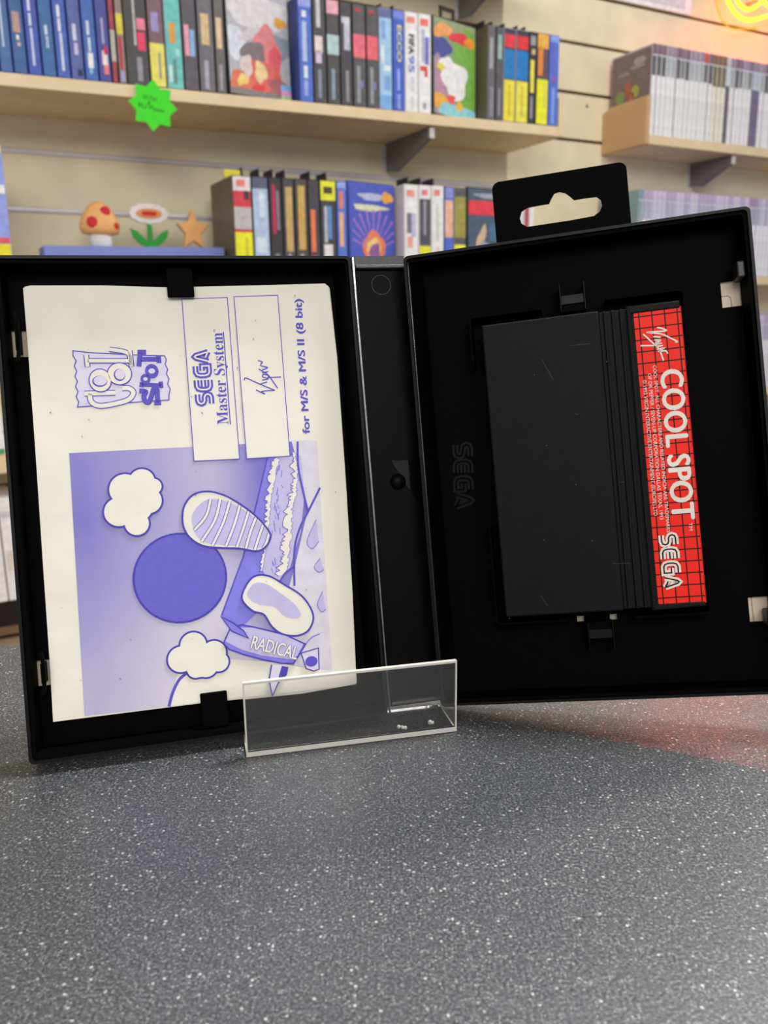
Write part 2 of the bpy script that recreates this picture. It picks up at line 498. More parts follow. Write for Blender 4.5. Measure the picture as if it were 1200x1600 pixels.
# right tray: hang tab, ridges round the cartridge, forked clips, raised letters
TABPTS = [(.03637, .11646), (.08844, .11674), (.08819, .0935), (.03675, .09342)]
tl, tr_, br, bl = TABPTS
x0, x1, u0, u1 = .0364, .0884, .0880, .1166
outl = [(x0, u0), (x1, u0)] + [(x1-.003+.003*math.cos(t), u1-.003+.003*math.sin(t)) for t in [math.pi/2*k/8 for k in range(9)]] + \
       [(x0+.003-.003*math.sin(t), u1-.003+.003*math.cos(t)) for t in [math.pi/2*k/8 for k in range(9)]]
slot_ = [(.04961, .10482), (.04724, .10365), (.04627, .10098), (.04682, .09858), (.04896, .09698), (.05547, .09701), (.06539, .09701), (.07474, .09734), (.07704, .09874), (.07821, .10108), (.07791, .10339), (.07634, .1049), (.0722, .10506), (.06778, .105), (.0662, .10678), (.0646, .1083), (.06245, .10916), (.06043, .10872), (.05901, .10665), (.05813, .10501), (.05489, .10501)]
mb = MB(); mb.prism(outl, -.0014, -.0002, BLACKP, [slot_])
o = mb.build('hang_tab', right, recalc=True)
for pts in ([(.0237, .0430), (.0237, .0615), (.0245, .0623), (.0519, .0623)],
            [(.0758, .0627), (.1030, .0627), (.1041, .0616), (.1038, .0411)],
            [(.0247, -.0198), (.0247, -.0576), (.0255, -.0585), (.0512, -.0585)],
            [(.0765, -.0588), (.1030, -.0588), (.1041, -.0577), (.1038, -.0356)]):
    mb = MB(); mb.stroke(pts, .0011, -.0090, BLACKP, depth=.0075)
    mb.build('cartridge_ridge', right, recalc=True, bevel=.0002)
PRONG = mat((14, 14, 15), .4, .12)
for s in (1, -1):
    mb = MB()
    mb.box(.0590, .0682, -.0080, -.0016, s*.0598, s*.0640, BLACKP); mb.box(.0590, .0682, -.0088, -.0078, s*.0625, s*.0662, PRONG)
    mb.box(.0588, .0594, -.0100, -.0016, s*.0598, s*.0706, PRONG)
    mb.box(.0679, .0685, -.0100, -.0016, s*.0598, s*.0706, PRONG)
    mb.build('cartridge_clip', right, bevel=.0002)
EMB = mat((10, 10, 10), 0.4, 0.08, 0.1, 200)
mb = MB()
e0, e1 = [(.01221, .01455), (.0105, -.01227)]
logo(mb, e0, e1, .0082, -.00185, EMB, BLACKP, .30, 1e-4, depth=.0003)
mb.build('raised_lettering', right)

# ------------------------------------------------------------------ booklet in the left cover
LW = CASE_M @ LM
RW = CASE_M @ RM
PAPER = mat((220, 214, 199), 0.62, 0.3, 0.035, 45, 'paper', bump=0.6, bump_scale=35)
PAGES = mat((214, 206, 184), 0.8, 0.2, 0.15, 800)
INK = mat((86, 74, 176), 0.6, 0.3, 0.08, 300)
INKD = mat((68, 58, 160), 0.6, 0.3, 0.08, 300)
INKM = mat((124, 116, 206), 0.6, 0.3, 0.06, 300)
INKL = mat((182, 174, 208), 0.6, 0.3, 0.05, 200)
INKXL = mat((206, 199, 214), 0.6, 0.3, 0.05, 200)
DISC = mat((98, 90, 184), 0.6, 0.3, 0.05, 400)
SAND = mat((204, 198, 206), 0.62, 0.3, 0.08, 160)
gm = bpy.data.materials.new('printed_sky'); gm.use_nodes = True
nt = gm.node_tree; b = nt.nodes['Principled BSDF']; b.inputs['Roughness'].default_value = 0.62
b.inputs['Specular IOR Level'].default_value = 0.3
tc = nt.nodes.new('ShaderNodeTexCoord')
n_ = nt.nodes.new('ShaderNodeTexNoise'); n_.inputs['Scale'].default_value = 26; n_.inputs['Detail'].default_value = 2
nt.links.new(tc.outputs['Object'], n_.inputs['Vector'])
sx = nt.nodes.new('ShaderNodeSeparateXYZ'); nt.links.new(tc.outputs['Object'], sx.inputs[0])
# print fades from the outer edge and the top towards the middle and the bottom
m1 = nt.nodes.new('ShaderNodeMapRange'); m1.inputs[1].default_value = -.104; m1.inputs[2].default_value = -.062; m1.inputs[3].default_value = 0.0; m1.inputs[4].default_value = 0.55
m2 = nt.nodes.new('ShaderNodeMapRange'); m2.inputs[1].default_value = -.01; m2.inputs[2].default_value = -.075; m2.inputs[3].default_value = 0.0; m2.inputs[4].default_value = 0.55
m3 = nt.nodes.new('ShaderNodeMapRange'); m3.inputs[1].default_value = -.058; m3.inputs[2].default_value = -.036; m3.inputs[3].default_value = 0.0; m3.inputs[4].default_value = -0.75
nt.links.new(sx.outputs[0], m1.inputs[0]); nt.links.new(sx.outputs[2], m2.inputs[0]); nt.links.new(sx.outputs[0], m3.inputs[0])
a1 = nt.nodes.new('ShaderNodeMath'); a1.operation = 'ADD'; nt.links.new(m1.outputs[0], a1.inputs[0]); nt.links.new(m2.outputs[0], a1.inputs[1])
a2 = nt.nodes.new('ShaderNodeMath'); a2.operation = 'ADD'; nt.links.new(a1.outputs[0], a2.inputs[0]); nt.links.new(m3.outputs[0], a2.inputs[1])
a3 = nt.nodes.new('ShaderNodeMath'); a3.operation = 'MULTIPLY_ADD'; a3.inputs[1].default_value = 0.35; nt.links.new(n_.outputs['Fac'], a3.inputs[0]); nt.links.new(a2.outputs[0], a3.inputs[2])
rp = nt.nodes.new('ShaderNodeValToRGB')
rp.color_ramp.elements[0].position = 0.12; rp.color_ramp.elements[0].color = lin((116, 107, 182)) + (1,)
rp.color_ramp.elements[1].position = 1.0; rp.color_ramp.elements[1].color = lin((196, 188, 202)) + (1,)
nt.links.new(a3.outputs[0], rp.inputs['Fac']); nt.links.new(rp.outputs['Color'], b.inputs['Base Color'])

booklet = thing('instruction_booklet', 'white instruction booklet printed in violet, clipped into the left half of the open case', 'booklet', LW)
bx0, bx1, bz0, bz1 = -.1206, -.0086, -.0772, .0803
mb = MB(); mb.prism([(-.11971, .0801), (-.11753, .08054), (-.09287, .08037), (-.07003, .07949), (-.03643, .07998), (-.00921, .08055), (-.00756, .07876), (-.00678, .05079), (-.00737, .00015), (-.00836, -.04265), (-.00966, -.07668), (-.03179, -.0778), (-.06985, -.07665), (-.12101, -.07645), (-.12065, -.05655), (-.12038, -.0198), (-.12, .0217), (-.11989, .05642)], -.0046, -.0018, PAGES)
mb.build('pages', booklet, recalc=True)
mb = MB()
mb.prism([(-.12012, .07952), (-.11793, .0802), (-.09285, .08025), (-.07004, .07937), (-.03648, .07986), (-.00981, .08043), (-.0081, .07941), (-.00713, .05071), (-.00772, .00015), (-.0087, -.04259), (-.01004, -.07707), (-.03186, -.07796), (-.06988, -.07681), (-.12118, -.07657), (-.12081, -.05648), (-.12054, -.01978), (-.12016, .02166), (-.12005, .05634)], -.0050, -.0046, PAPER)
Y = -.00506
def lay(k): return Y - 4e-5*k
px = 0.000236
# picture panel
mb.poly([(-.10884, .01915), (-.01769, .01886), (-.01822, -.00915), (-.01861, -.04158), (-.019, -.07093), (-.01926, -.07711), (-.06984, -.07632), (-.08143, -.07643), (-.11051, -.07596)], lay(0), gm)
mb.poly([(-.03735, .01351), (-.02894, .01351), (-.03158, -.00071), (-.03493, -.01775), (-.03929, -.03213), (-.04599, -.04564), (-.05368, -.05137), (-.0594, -.04518), (-.04843, -.0215)], lay(1), INKM)
mb.stroke([(-.03735, .01351), (-.04322, -.0048), (-.04958, -.02384), (-.0594, -.04518)], .0006, lay(2), INK)
mb.poly([(-.02771, .01941), (-.01769, .01886), (-.01822, -.00915), (-.019, -.07093), (-.03348, -.06716), (-.03681, -.04712), (-.02982, -.02808), (-.02374, -.00873), (-.02502, .0063)], lay(1), SAND)
mb.poly([(-.03392, .01331), (-.02444, .01349), (-.02413, -.00123), (-.02683, -.01595), (-.03248, -.03031), (-.03573, -.0337), (-.0407, -.03444), (-.04274, -.02935), (-.03963, -.0149), (-.03699, -.00033)], lay(2), INKL)
random.seed(5)
def foam(path, w0, w1, k, seed):
    random.seed(seed)
    p = smooth_line(path, False, 13); L = []; Rr = []
    for i, q in enumerate(p):
        w = (w0 + (w1-w0)*i/len(p)) * px
        L.append((q[0] - w*random.uniform(.0, 1.5), q[1] + random.uniform(-1, 1)*px*2)); Rr.append((q[0] + w*random.uniform(.3, 1.0), q[1] + random.uniform(-1, 1)*px*2))
    pp = L + Rr[::-1]
    mb.poly(pp, lay(k), PAPER)
    mb.stroke(L, .00025, lay(k+1), INK); mb.stroke(Rr, .0002, lay(k+1), INKM)
foam([(-.03396, .01281), (-.03601, .00577), (-.03816, -.00271), (-.0388, -.00759), (-.04011, -.01486), (-.04143, -.02212), (-.04328, -.03003)], 7, 3, 3, 3)
foam([(-.02737, .01441), (-.02702, .00643), (-.02861, -.00092), (-.03069, -.0082), (-.03198, -.018), (-.03356, -.02527), (-.03559, -.03199)], 6, 9, 3, 8)
for k in range(26):
    random.seed(40+k)
    c = [(-.03281, .01175), (-.03739, -.02985)]
    t = random.random()
    q = (c[0][0] + (c[1][0]-c[0][0])*t + random.uniform(-9, 5)*px, c[0][1] + (c[1][1]-c[0][1])*t)
    mb.stroke([q, (q[0]+px*random.uniform(-3, 3), q[1]-px*random.uniform(5, 13))], .0003, lay(3), INKM)
mb.stroke([(-.02526, .01877), (-.02582, .00884), (-.02463, -.0012), (-.02345, -.00826)], .0008, lay(5), INK, curve=True)
mb.stroke([(-.01795, .00034), (-.0232, -.00828), (-.02725, -.01492), (-.02991, -.02312), (-.03101, -.03662)], .0008, lay(5), INK, curve=True)
mb.stroke([(-.03041, -.02927), (-.03406, -.03139), (-.03654, -.0346)], .0007, lay(5), INK, curve=True)
for pts in [[(-.02048, -.01198), (-.02401, -.01817), (-.02475, -.02109), (-.02289, -.02299), (-.02016, -.02049)], [(-.02019, -.02697), (-.02273, -.03023), (-.02114, -.03237), (-.01905, -.03156)], [(-.02024, -.03992), (-.02265, -.04466), (-.02139, -.04777), (-.01956, -.04697)]]:
    mb.poly(pts, lay(4), INKL); mb.stroke(pts, .0003, lay(5), INKM, curve=True)
# plain sun disc
c0, c1 = [(-.07324, -.0296), (-.05611, -.03052)]
rd = abs(c1[0]-c0[0])
mb.disc(c0[0], c0[1], rd, rd*.985, lay(6), INKD); mb.disc(c0[0], c0[1], rd*.955, rd*.94, lay(7), DISC)
# puffy clouds
def cloud(puffs, k):
    for i, (x, z, r) in enumerate(puffs): mb.disc(x, z, r+.0007, r+.0007, lay(k)-3e-6*i, INKD)
    for i, (x, z, r) in enumerate(puffs): mb.disc(x, z, r, r, lay(k+1)-3e-6*i, PAPER)
for pts, rad in (([(-.0932, -.00345), (-.09035, .0046), (-.08719, -.00154), (-.08425, .00726), (-.08251, 1e-05), (-.08723, -.00817), (-.0803, .00509)], (22, 24, 26, 19, 20, 18, 12)),
                 ([(-.07531, -.05966), (-.07053, -.05498), (-.06869, -.06141), (-.0633, -.0587), (-.06169, -.06226), (-.0703, -.06408), (-.06647, -.06312)], (20, 20, 24, 19, 15, 13, 18))):
    cloud([(p[0], p[1], r*px) for p, r in zip(pts, rad)], 8)
# striped shell
sh = [(-.07089, -.00803), (-.06979, -.00283), (-.06621, .001), (-.06072, .00182), (-.05492, -4e-05), (-.04989, -.00333), (-.04535, -.00709), (-.04154, -.01131), (-.03894, -.01545), (-.03889, -.01791), (-.04109, -.02092), (-.0446, -.02208), (-.05053, -.02059), (-.05765, -.01972), (-.06395, -.01845), (-.06797, -.0157), (-.07027, -.01215)]
mb.poly(smooth_line(sh, True), lay(10), PAPER)
sh2 = [(-.06735, -.01071), (-.06729, -.00687), (-.06466, -.00321), (-.06071, -.00108), (-.05507, -.00198), (-.05001, -.00478), (-.04545, -.00831), (-.04186, -.01226), (-.03944, -.01565), (-.03938, -.01787), (-.04152, -.02014), (-.045, -.02107), (-.05117, -.01956), (-.05779, -.0185), (-.06292, -.01734), (-.06601, -.01467)]
mb.poly(smooth_line(sh2, True), lay(11), INKL)
for q in [[(-.06001, -.00113), (-.06214, -.00726), (-.06676, -.0122)], [(-.05646, -.00139), (-.05895, -.00896), (-.06452, -.01672)], [(-.05295, -.00237), (-.05595, -.01017), (-.06065, -.0185)], [(-.04921, -.00387), (-.05198, -.01146), (-.0557, -.01917)], [(-.04602, -.00631), (-.04874, -.01318), (-.05169, -.02)], [(-.04357, -.00919), (-.04621, -.01485), (-.04837, -.02077)], [(-.04114, -.01232), (-.04322, -.01706), (-.04504, -.02155)], [(-.03922, -.01592), (-.04047, -.01925), (-.04186, -.02134)]]:
    mb.stroke(q, .0014, lay(12), INK, curve=True); mb.stroke(q, .0009, lay(13), PAPER, curve=True)
mb.stroke(smooth_line(sh, True), .0007, lay(14), INKD, closed=True)
# pale pebble
pb = [(-.05132, -.03973), (-.04948, -.03481), (-.04583, -.0315), (-.04051, -.03201), (-.03468, -.03602), (-.02884, -.04055), (-.02551, -.04585), (-.02488, -.05038), (-.02748, -.05455), (-.03206, -.05576), (-.0374, -.05442), (-.04105, -.05107), (-.04361, -.04639), (-.04783, -.04447)]
mb.poly(smooth_line(pb, True), lay(15), PAPER)
pb2 = [(-.04929, -.03848), (-.04654, -.03436), (-.04195, -.03481), (-.03618, -.03931), (-.03158, -.04373), (-.02943, -.0479), (-.03153, -.04916), (-.03587, -.04771), (-.0395, -.04388), (-.04523, -.04231)]
mb.poly(smooth_line(pb2, True), lay(16), INKL)
mb.stroke(smooth_line(pb, True), .0007, lay(17), INKD, closed=True)
# surfboard with its word
sb = [(-.0595, -.05554), (-.05643, -.04985), (-.05208, -.04936), (-.04831, -.05051), (-.04216, -.05266), (-.03597, -.05507), (-.03029, -.05843), (-.02862, -.05936), (-.03169, -.06344), (-.0339, -.06613), (-.0383, -.06559), (-.04545, -.06326), (-.05248, -.06047), (-.05755, -.05794)]
mb.poly(sb, lay(18), INKM)
sb2 = [(-.05919, -.05461), (-.05622, -.05012), (-.04833, -.05075), (-.03599, -.05531), (-.02934, -.05903), (-.03218, -.06338), (-.03451, -.06458), (-.04533, -.06181), (-.05282, -.05874)]
mb.poly(sb2, lay(19), INKL); mb.stroke(sb, .0005, lay(20), INKD, closed=True)
fin = [(-.05966, -.04539), (-.05535, -.04828), (-.05178, -.05158), (-.05009, -.05469), (-.05607, -.05134)]
mb.poly(fin, lay(21), INKM); mb.stroke(fin, .0005, lay(22), INKD, closed=True)
t0, t1 = [(-.04966, -.05838), (-.0328, -.06479)]
mb.bold('RADICAL', t0, t1, .0048, lay(22), INKD, .0003)
mb.bold('RADICAL', t0, t1, .0048, lay(24), PAPER, .00012)
mb.poly([(-.07685, -.0647), (-.07161, -.06297), (-.06666, -.06549), (-.05737, -.06182), (-.04311, -.06452), (-.03106, -.06795), (-.019, -.07093), (-.01926, -.07711), (-.06984, -.07632), (-.08143, -.07643)], lay(2), PAPER)
mb.stroke([(-.07314, -.06469), (-.07657, -.06711), (-.07922, -.07151), (-.08098, -.07649)], .0011, lay(3), INK, curve=True)
mb.poly([(-.04222, -.0656), (-.03691, -.06674), (-.03666, -.06972), (-.03929, -.07184), (-.04154, -.07546), (-.04311, -.07672), (-.04365, -.07128)], lay(19), INKXL)
mb.poly([(-.03837, -.06656), (-.03597, -.06735), (-.0367, -.0702), (-.0388, -.0719), (-.04022, -.07123)], lay(20), INKD)
mb.stroke([(-.04222, -.0656), (-.04365, -.07128), (-.04291, -.07723), (-.04034, -.07268), (-.03703, -.0682)], .0005, lay(21), INKD)
cn = [(-.03063, -.06258), (-.02377, -.06141), (-.02419, -.06954), (-.02624, -.07003), (-.02913, -.06868)]
mb.poly(cn, lay(19), INKXL); mb.stroke(cn, .0004, lay(21), INKD, closed=True)
mb.disc(*(-.02693, -.06624), .0024, .0020, lay(20), INK)
mb.stroke([(-.02944, -.06025), (-.02619, -.05717), (-.02283, -.05606)], .0004, lay(19), INKM, curve=True)
# title mark
pan = [(-.10482, .05637), (-.09913, .05551), (-.09023, .05479), (-.08119, .05406), (-.0727, .05358), (-.07211, .05211), (-.0727, .05045), (-.07192, .0485), (-.07251, .04683), (-.07173, .04488), (-.07234, .04298), (-.07156, .04102), (-.07219, .03888), (-.07233, .03696), (-.0802, .03682), (-.09159, .03635), (-.09834, .03594), (-.10478, .03575), (-.1042, .0376), (-.10494, .0395), (-.10415, .04134), (-.10489, .04325), (-.1041, .04509), (-.10484, .04699), (-.10404, .04884), (-.10479, .05074), (-.10399, .05259), (-.10495, .0545)]
mb.poly(pan, lay(0), INKXL); mb.stroke(pan, .0004, lay(1), INK, closed=True)
def letter(strokes, w, edge, fill, k, e=.0007):
    for s in strokes: mb.stroke(s, w+e, lay(k), edge, curve=len(s) > 3)
    for s in strokes: mb.stroke(s, w, lay(k+1), fill, curve=len(s) > 3)
Z = [[(-.08875, .04203), (-.08619, .04186), (-.08487, .04019), (-.08649, .0379), (-.0901, .03671), (-.09653, .03581), (-.09959, .03711), (-.1002, .03947), (-.09982, .04045)], [(-.10201, .04054), (-.09126, .04045)], [(-.10035, .05463), (-.1002, .05029)], [(-.10003, .05252), (-.08543, .05208)], [(-.08478, .04997), (-.08506, .05268), (-.08555, .05472), (-.08804, .0558), (-.09215, .05651)], [(-.08498, .05588), (-.08478, .04997)], [(-.08132, .05511), (-.0822, .04989)], [(-.07921, .05515), (-.08229, .05524)], [(-.08135, .05257), (-.07485, .05238)], [(-.07484, .05374), (-.07486, .05095)], [(-.0819, .04318), (-.07478, .04251)], [(-.07483, .04394), (-.07478, .04156)], [(-.08182, .0421), (-.08152, .04395)], [(-.08272, .04078), (-.08049, .04036), (-.08126, .03869), (-.08077, .03665), (-.07947, .03659), (-.07829, .03925), (-.07749, .04125), (-.07638, .04087), (-.07639, .0385), (-.07638, .03646)], [(-.07772, .03611), (-.07527, .03607)]]
mb_w = 46/7.06*px
letter(Z[0:2], mb_w, INK, PAPER, 2); letter(Z[2:6], mb_w*.85, INK, PAPER, 4)
for (p, q, h, hq) in [((-.09616, .04515), (110, 120), (-.09634, .04482), (70, 52)), ((-.08925, .04736), (122, 116), (-.08928, .04692), (52, 58))]:
    s = px/7.06
    mb.disc(p[0], p[1], q[0]*s+.0004, q[1]*s+.0004, lay(6), INK); mb.disc(p[0], p[1], q[0]*s, q[1]*s, lay(7), PAPER)
    mb.disc(h[0], h[1], hq[0]*s+.0003, hq[1]*s+.0003, lay(8), INK); mb.disc(h[0]+.0002, h[1]+.0002, hq[0]*s, hq[1]*s, lay(9), INKXL)
letter(Z[6:10], mb_w*.95, INKD, INK, 2, .0003); letter(Z[10:13], mb_w*.8, INKD, INK, 4, .0003); letter(Z[13:15], mb_w*.95, INKD, INK, 6, .0003)
for (p, r0, r1) in [((-.0777, .04798), 72, 36), ((-.0802, .04508), 52, 24)]:
    mb.disc(p[0], p[1], r0*s, r0*s*1.1, lay(8), INK); mb.disc(p[0], p[1], r1*s, r1*s*.8, lay(9), INKXL)
# the two boxes and the printed lines of text
for q in ([(-.0647, .07481), (-.04782, .07522), (-.04803, .01339), (-.06496, .01356)],
          [(-.04526, .07545), (-.02845, .07589), (-.0287, .01337), (-.04532, .01332)]):
    mb.poly(q, lay(6), PAPER); mb.stroke(q, .0003, lay(7), INK, closed=True)
p0, p1 = [(-.05581, .03422), (-.05574, .05556)]
logo(mb, p0, p1, .0070, lay(8), INK, PAPER, .30)
p0, p1 = [(-.05119, .02683), (-.05073, .06177)]
mb.text('\U0001D40C\U0001D41A\U0001D42C\U0001D42D\U0001D41E\U0001D42B \U0001D412\U0001D432\U0001D42C\U0001D42D\U0001D41E\U0001D426', p0, p1, .0041, lay(8), INK)
mb.stroke([(-.05045, .02663), (-.05029, .06202)], .0004, lay(8), INK)
p0, p1 = [(-.05323, .062), (-.05323, .06302)]
mb.text('TM', p0, p1, .0007, lay(8), INK)
p0, p1 = [(-.0202, .0218), (-.01927, .0743)]
mb.bold('for M/S & M/S II (8 bit)', p0, p1, .0027, lay(1), INK, .00017)
for q in [[(-.03975, .03948), (-.03662, .0378), (-.03748, .03879), (-.03254, .03903)], [(-.03254, .03903), (-.03604, .04064), (-.04018, .04269), (-.0433, .04419), (-.04388, .04335)], [(-.03768, .04174), (-.03522, .04234)], [(-.03714, .0431), (-.03478, .04354), (-.03678, .04439), (-.03636, .04533), (-.03484, .04493), (-.03439, .04405)], [(-.03692, .04587), (-.03446, .04639)], [(-.03674, .04708), (-.0346, .04787), (-.03696, .04864), (-.03708, .04925), (-.0365, .0501), (-.03808, .05076)], [(-.03136, .03976), (-.03327, .04296), (-.03498, .04537), (-.03808, .04747)], [(-.02971, .04406), (-.03491, .04406)]]:
    mb.stroke(q, .00045, lay(8), INK, curve=True)
SPK = mat((140, 130, 118), .7, .2)
random.seed(21)
for k in range(46):
    x, z, r_ = random.uniform(-.119, -.011), random.uniform(-.074, .078), random.choice((.00012, .00018, .00026))
    mb.disc(x, z, r_, r_*random.uniform(.6, 1.3), lay(26), SPK, random.uniform(0, 3), 7)
mb.build('printed_cover', booklet)

# ------------------------------------------------------------------ cartridge in the right tray
cart = thing('game_cartridge', 'black cartridge with a red grid label held in the right half of the case', 'cartridge', RW)
CART = mat((12, 11, 10), 0.55, 0.12, 0.1, 150, 'cartridge_plastic', bump=0.15, bump_scale=3000)
fx = [(.02879, .05676), (.07479, .05658), (.07782, -.05593), (.02821, -.05521)]
CX0, CX1, CZ0, CZ1 = .0288, .1010, -.0549, .0566
XF = .0722
mb = MB(); mb.box(CX0, XF, -.0180, -.0030, CZ0, CZ1, CART); shell_ = mb.build('cartridge_shell', cart, bevel=.0006)
SCR = mat((58, 56, 54), .5, .3); mb = MB()
for q in [[(.05034, .0409), (.05371, .03301)], [(.06081, .04493), (.06826, .04473)], [(.06953, -.0374), (.07569, -.03759)], [(.04254, -.04733), (.04458, -.05131)], [(.06057, .0195), (.06169, .0189)], [(.07497, -.00769), (.07635, -.00758)]]:
    mb.stroke(q, .00012, -.01806, SCR)
for p in [(.04704, .03548), (.07365, .03739), (.04932, .00862), (.05885, -.00696), (.04543, -.02677), (.03014, -.0553), (.06289, -.02834)]:
    mb.disc(p[0], p[1], .00022, .00022, -.01806, SCR, n=8)
mb.build('scratches', shell_)
mb = MB(); mb.box(XF, .0826, -.0166, -.0030, CZ0+.0004, CZ1-.0004, CART)
for k in range(3):
    mb.box(.0738+.0029*k, .0749+.0029*k, -.0176, -.0160, CZ0+.0004, CZ1-.0004, CART)
mb.build('grip_ridges', cart, bevel=.0003)
mb = MB(); mb.box(.0826, CX1, -.0174, -.0030, CZ0, CZ1, CART)
mb.box(.0826, .0838, -.0182, -.0170, CZ0, CZ1, CART); mb.box(.0826, CX1, -.0182, -.0170, CZ1-.0026, CZ1, CART); mb.box(.0826, CX1, -.0182, -.0170, CZ0, CZ0+.0016, CART)
mb.build('label_end', cart, bevel=.0004)
RED = mat((232, 38, 22), 0.5, 0.15, 0.05, 90, 'red_label')
GRID = mat((40, 6, 6), 0.5, 0.15); WHITE = mat((222, 212, 198), 0.5, 0.2)
mb = MB()
lx0, lx1 = .0846, CX1 + .0002
lz0, lz1 = -.05378, .0546
mb.prism(rrect(lx0, lx1, lz0, lz1, .0012), -.0176, -.0170, RED)
mb.box(CX1, CX1 + .0003, -.0176, -.0060, lz0, lz1, RED)
GY = -.01765
def gl(k): return GY - 4e-5*k
for x in (.0864, .0910, .0955, .0999):
    mb.stroke([(x, lz0), (x, lz1)], .00042, gl(0), GRID)
z = lz1 - .0021; 
while z > lz0 + .001:
    mb.stroke([(lx0, z), (lx1, z)], .00042, gl(1), GRID); z -= .00432
p0, p1 = [(.09228, .0317), (.09208, -.02284)]
mb.bold('COOL SPOT', p0, p1, .0076, gl(3), WHITE, .00035)
p0, p1 = [(.09752, -.02445), (.09751, -.02725)]
mb.text('TM', p0, p1, .0012, gl(3), WHITE)
for s, q in (('COOL SPOT, ALL CHARACTERS AND RELATED INDICIA ARE TRADEMARKS', [(.08982, .03411), (.08969, -.02734)]),
             ('OF DR PEPPER / SEVEN-UP CORPORATION DALLAS TEXAS, 1993', [(.08778, .03128), (.08763, -.02247)]),
             ('\u00a9 1993 VIRGIN INTERACTIVE ENTERTAINMENT (EUROPE) LTD', [(.08579, .02914), (.08562, -.0209)])):
    mb.text(s, q[0], q[1], .00125, gl(2), WHITE)
p0, p1 = [(.08664, -.02757), (.08662, -.04826)]
logo(mb, p0, p1, .0068, gl(3), WHITE, GRID, .30)
for q in [[(.09242, .04777), (.09406, .04721), (.09549, .04621), (.09196, .0463), (.08859, .04645)], [(.08859, .04645), (.09356, .04525), (.09677, .04333), (.09899, .04182), (.09831, .04166)], [(.09087, .0446), (.0934, .04407)], [(.09111, .04333), (.0932, .04296), (.09163, .04231), (.09335, .04188), (.09124, .04172)], [(.09152, .04091), (.09395, .04096)], [(.09175, .03971), (.0942, .03994), (.09237, .03903), (.09472, .03889), (.0953, .03776)], [(.08736, .04603), (.0903, .04254), (.09244, .0398), (.09369, .03541)], [(.0861, .04182), (.09087, .0413)]]:
    mb.stroke(q, .00055, gl(3), WHITE, curve=True)
mb.build('red_label', cart, recalc=False)

# ------------------------------------------------------------------ clear stand and crumbs
gmat = bpy.data.materials.new('clear_acrylic'); gmat.use_nodes = True
b = gmat.node_tree.nodes['Principled BSDF']
b.inputs['Base Color'].default_value = (0.97, 0.97, 0.96, 1); b.inputs['Transmission Weight'].default_value = 1.0
b.inputs['Roughness'].default_value = 0.02; b.inputs['IOR'].default_value = 1.49
emat = bpy.data.materials.new('frosted_edge'); emat.use_nodes = True
b = emat.node_tree.nodes['Principled BSDF']
b.inputs['Base Color'].default_value = lin((232, 226, 214)) + (1,); b.inputs['Transmission Weight'].default_value = 0.35
b.inputs['Roughness'].default_value = 0.45; b.inputs['IOR'].default_value = 1.45
FL = Vector((-.05086, .27505, .0)); FR = Vector((.02437, .29209, .0))
ax = (FR - FL).normalized(); ang = math.atan2(ax[1], ax[0])
SM = Matrix.Translation(FL) @ Matrix.Rotation(ang, 4, 'Z')
WS = (FR - FL).length
stand = thing('display_stand', 'small clear acrylic display stand holding up the open case', 'display stand', SM)
ln = 0.05
def lip(z, y): return y + z*ln*0
mb = MB()
mb.box(.0006, WS+.0014, -.0004, .0012, .0020, .0280, gmat)
mb.build('front_lip', stand)
mb = MB()
mb.box(.0006, WS+.0014, -.00045, .00125, .0280, .0288, emat)
mb.box(.0000, .0006, -.00045, .00125, .0012, .0288, emat)
mb.box(WS+.0014, WS+.0020, -.00045, .00125, .0012, .0288, emat)
mb.box(.0000, WS+.0020, -.0006, .0013, .0002, .0020, emat)
o = mb.build('polished_edge', stand); o['label'] = 'milky edges of the clear plastic'
mb = MB(); mb.box(.0006, WS+.0012, .0013, .0212, .0001, .0014, gmat); mb.build('base_plate', stand)
mb = MB()
for x in (.0000, WS+.0012):
    mb = MB(); mb.box(x, x+.0006, .0013, .0212, .0001, .0014, emat); mb.build('base_edge', stand)
mb = MB(); mb.box(.0006, WS+.0012, .0, .0016, .0, .10, gmat)
o = mb.build('back_rest', stand); o.location = (0, .0216, .0004); o.rotation_euler = (-.2378, 0, 0)
CR = mat((200, 198, 192), .8, .2, .1, 900)
def crumb(pts, lab):
    bm_ = MB(); random.seed(len(lab))
    for (x, y, z, r) in pts:
        rg = []
        for i in range(5):
            t = -math.pi/2 + math.pi*(i+.5)/5
            rg.append([(x + r*math.cos(t)*math.cos(a)*random.uniform(.7, 1.2), y + r*math.cos(t)*math.sin(a)*random.uniform(.7, 1.2), z + r*math.sin(t)) for a in [2*math.pi*k/8 for k in range(8)]])
        bm_.rings(rg, CR, True, True)
    o = bm_.build('crumb', matrix=SM); tag(o, lab, 'crumb', 'crumbs in the acrylic stand')
crumb([(.0575, .0042, .0027, .0008), (.0588, .0037, .0026, .0007), (.0598, .0032, .0025, .0007)], 'longer pale crumb on the clear stand, nearer its middle')
crumb([(.0700, .0048, .0027, .0009), (.0708, .0045, .0026, .0007)], 'small pale crumb at the end of the clear stand under the right tray')

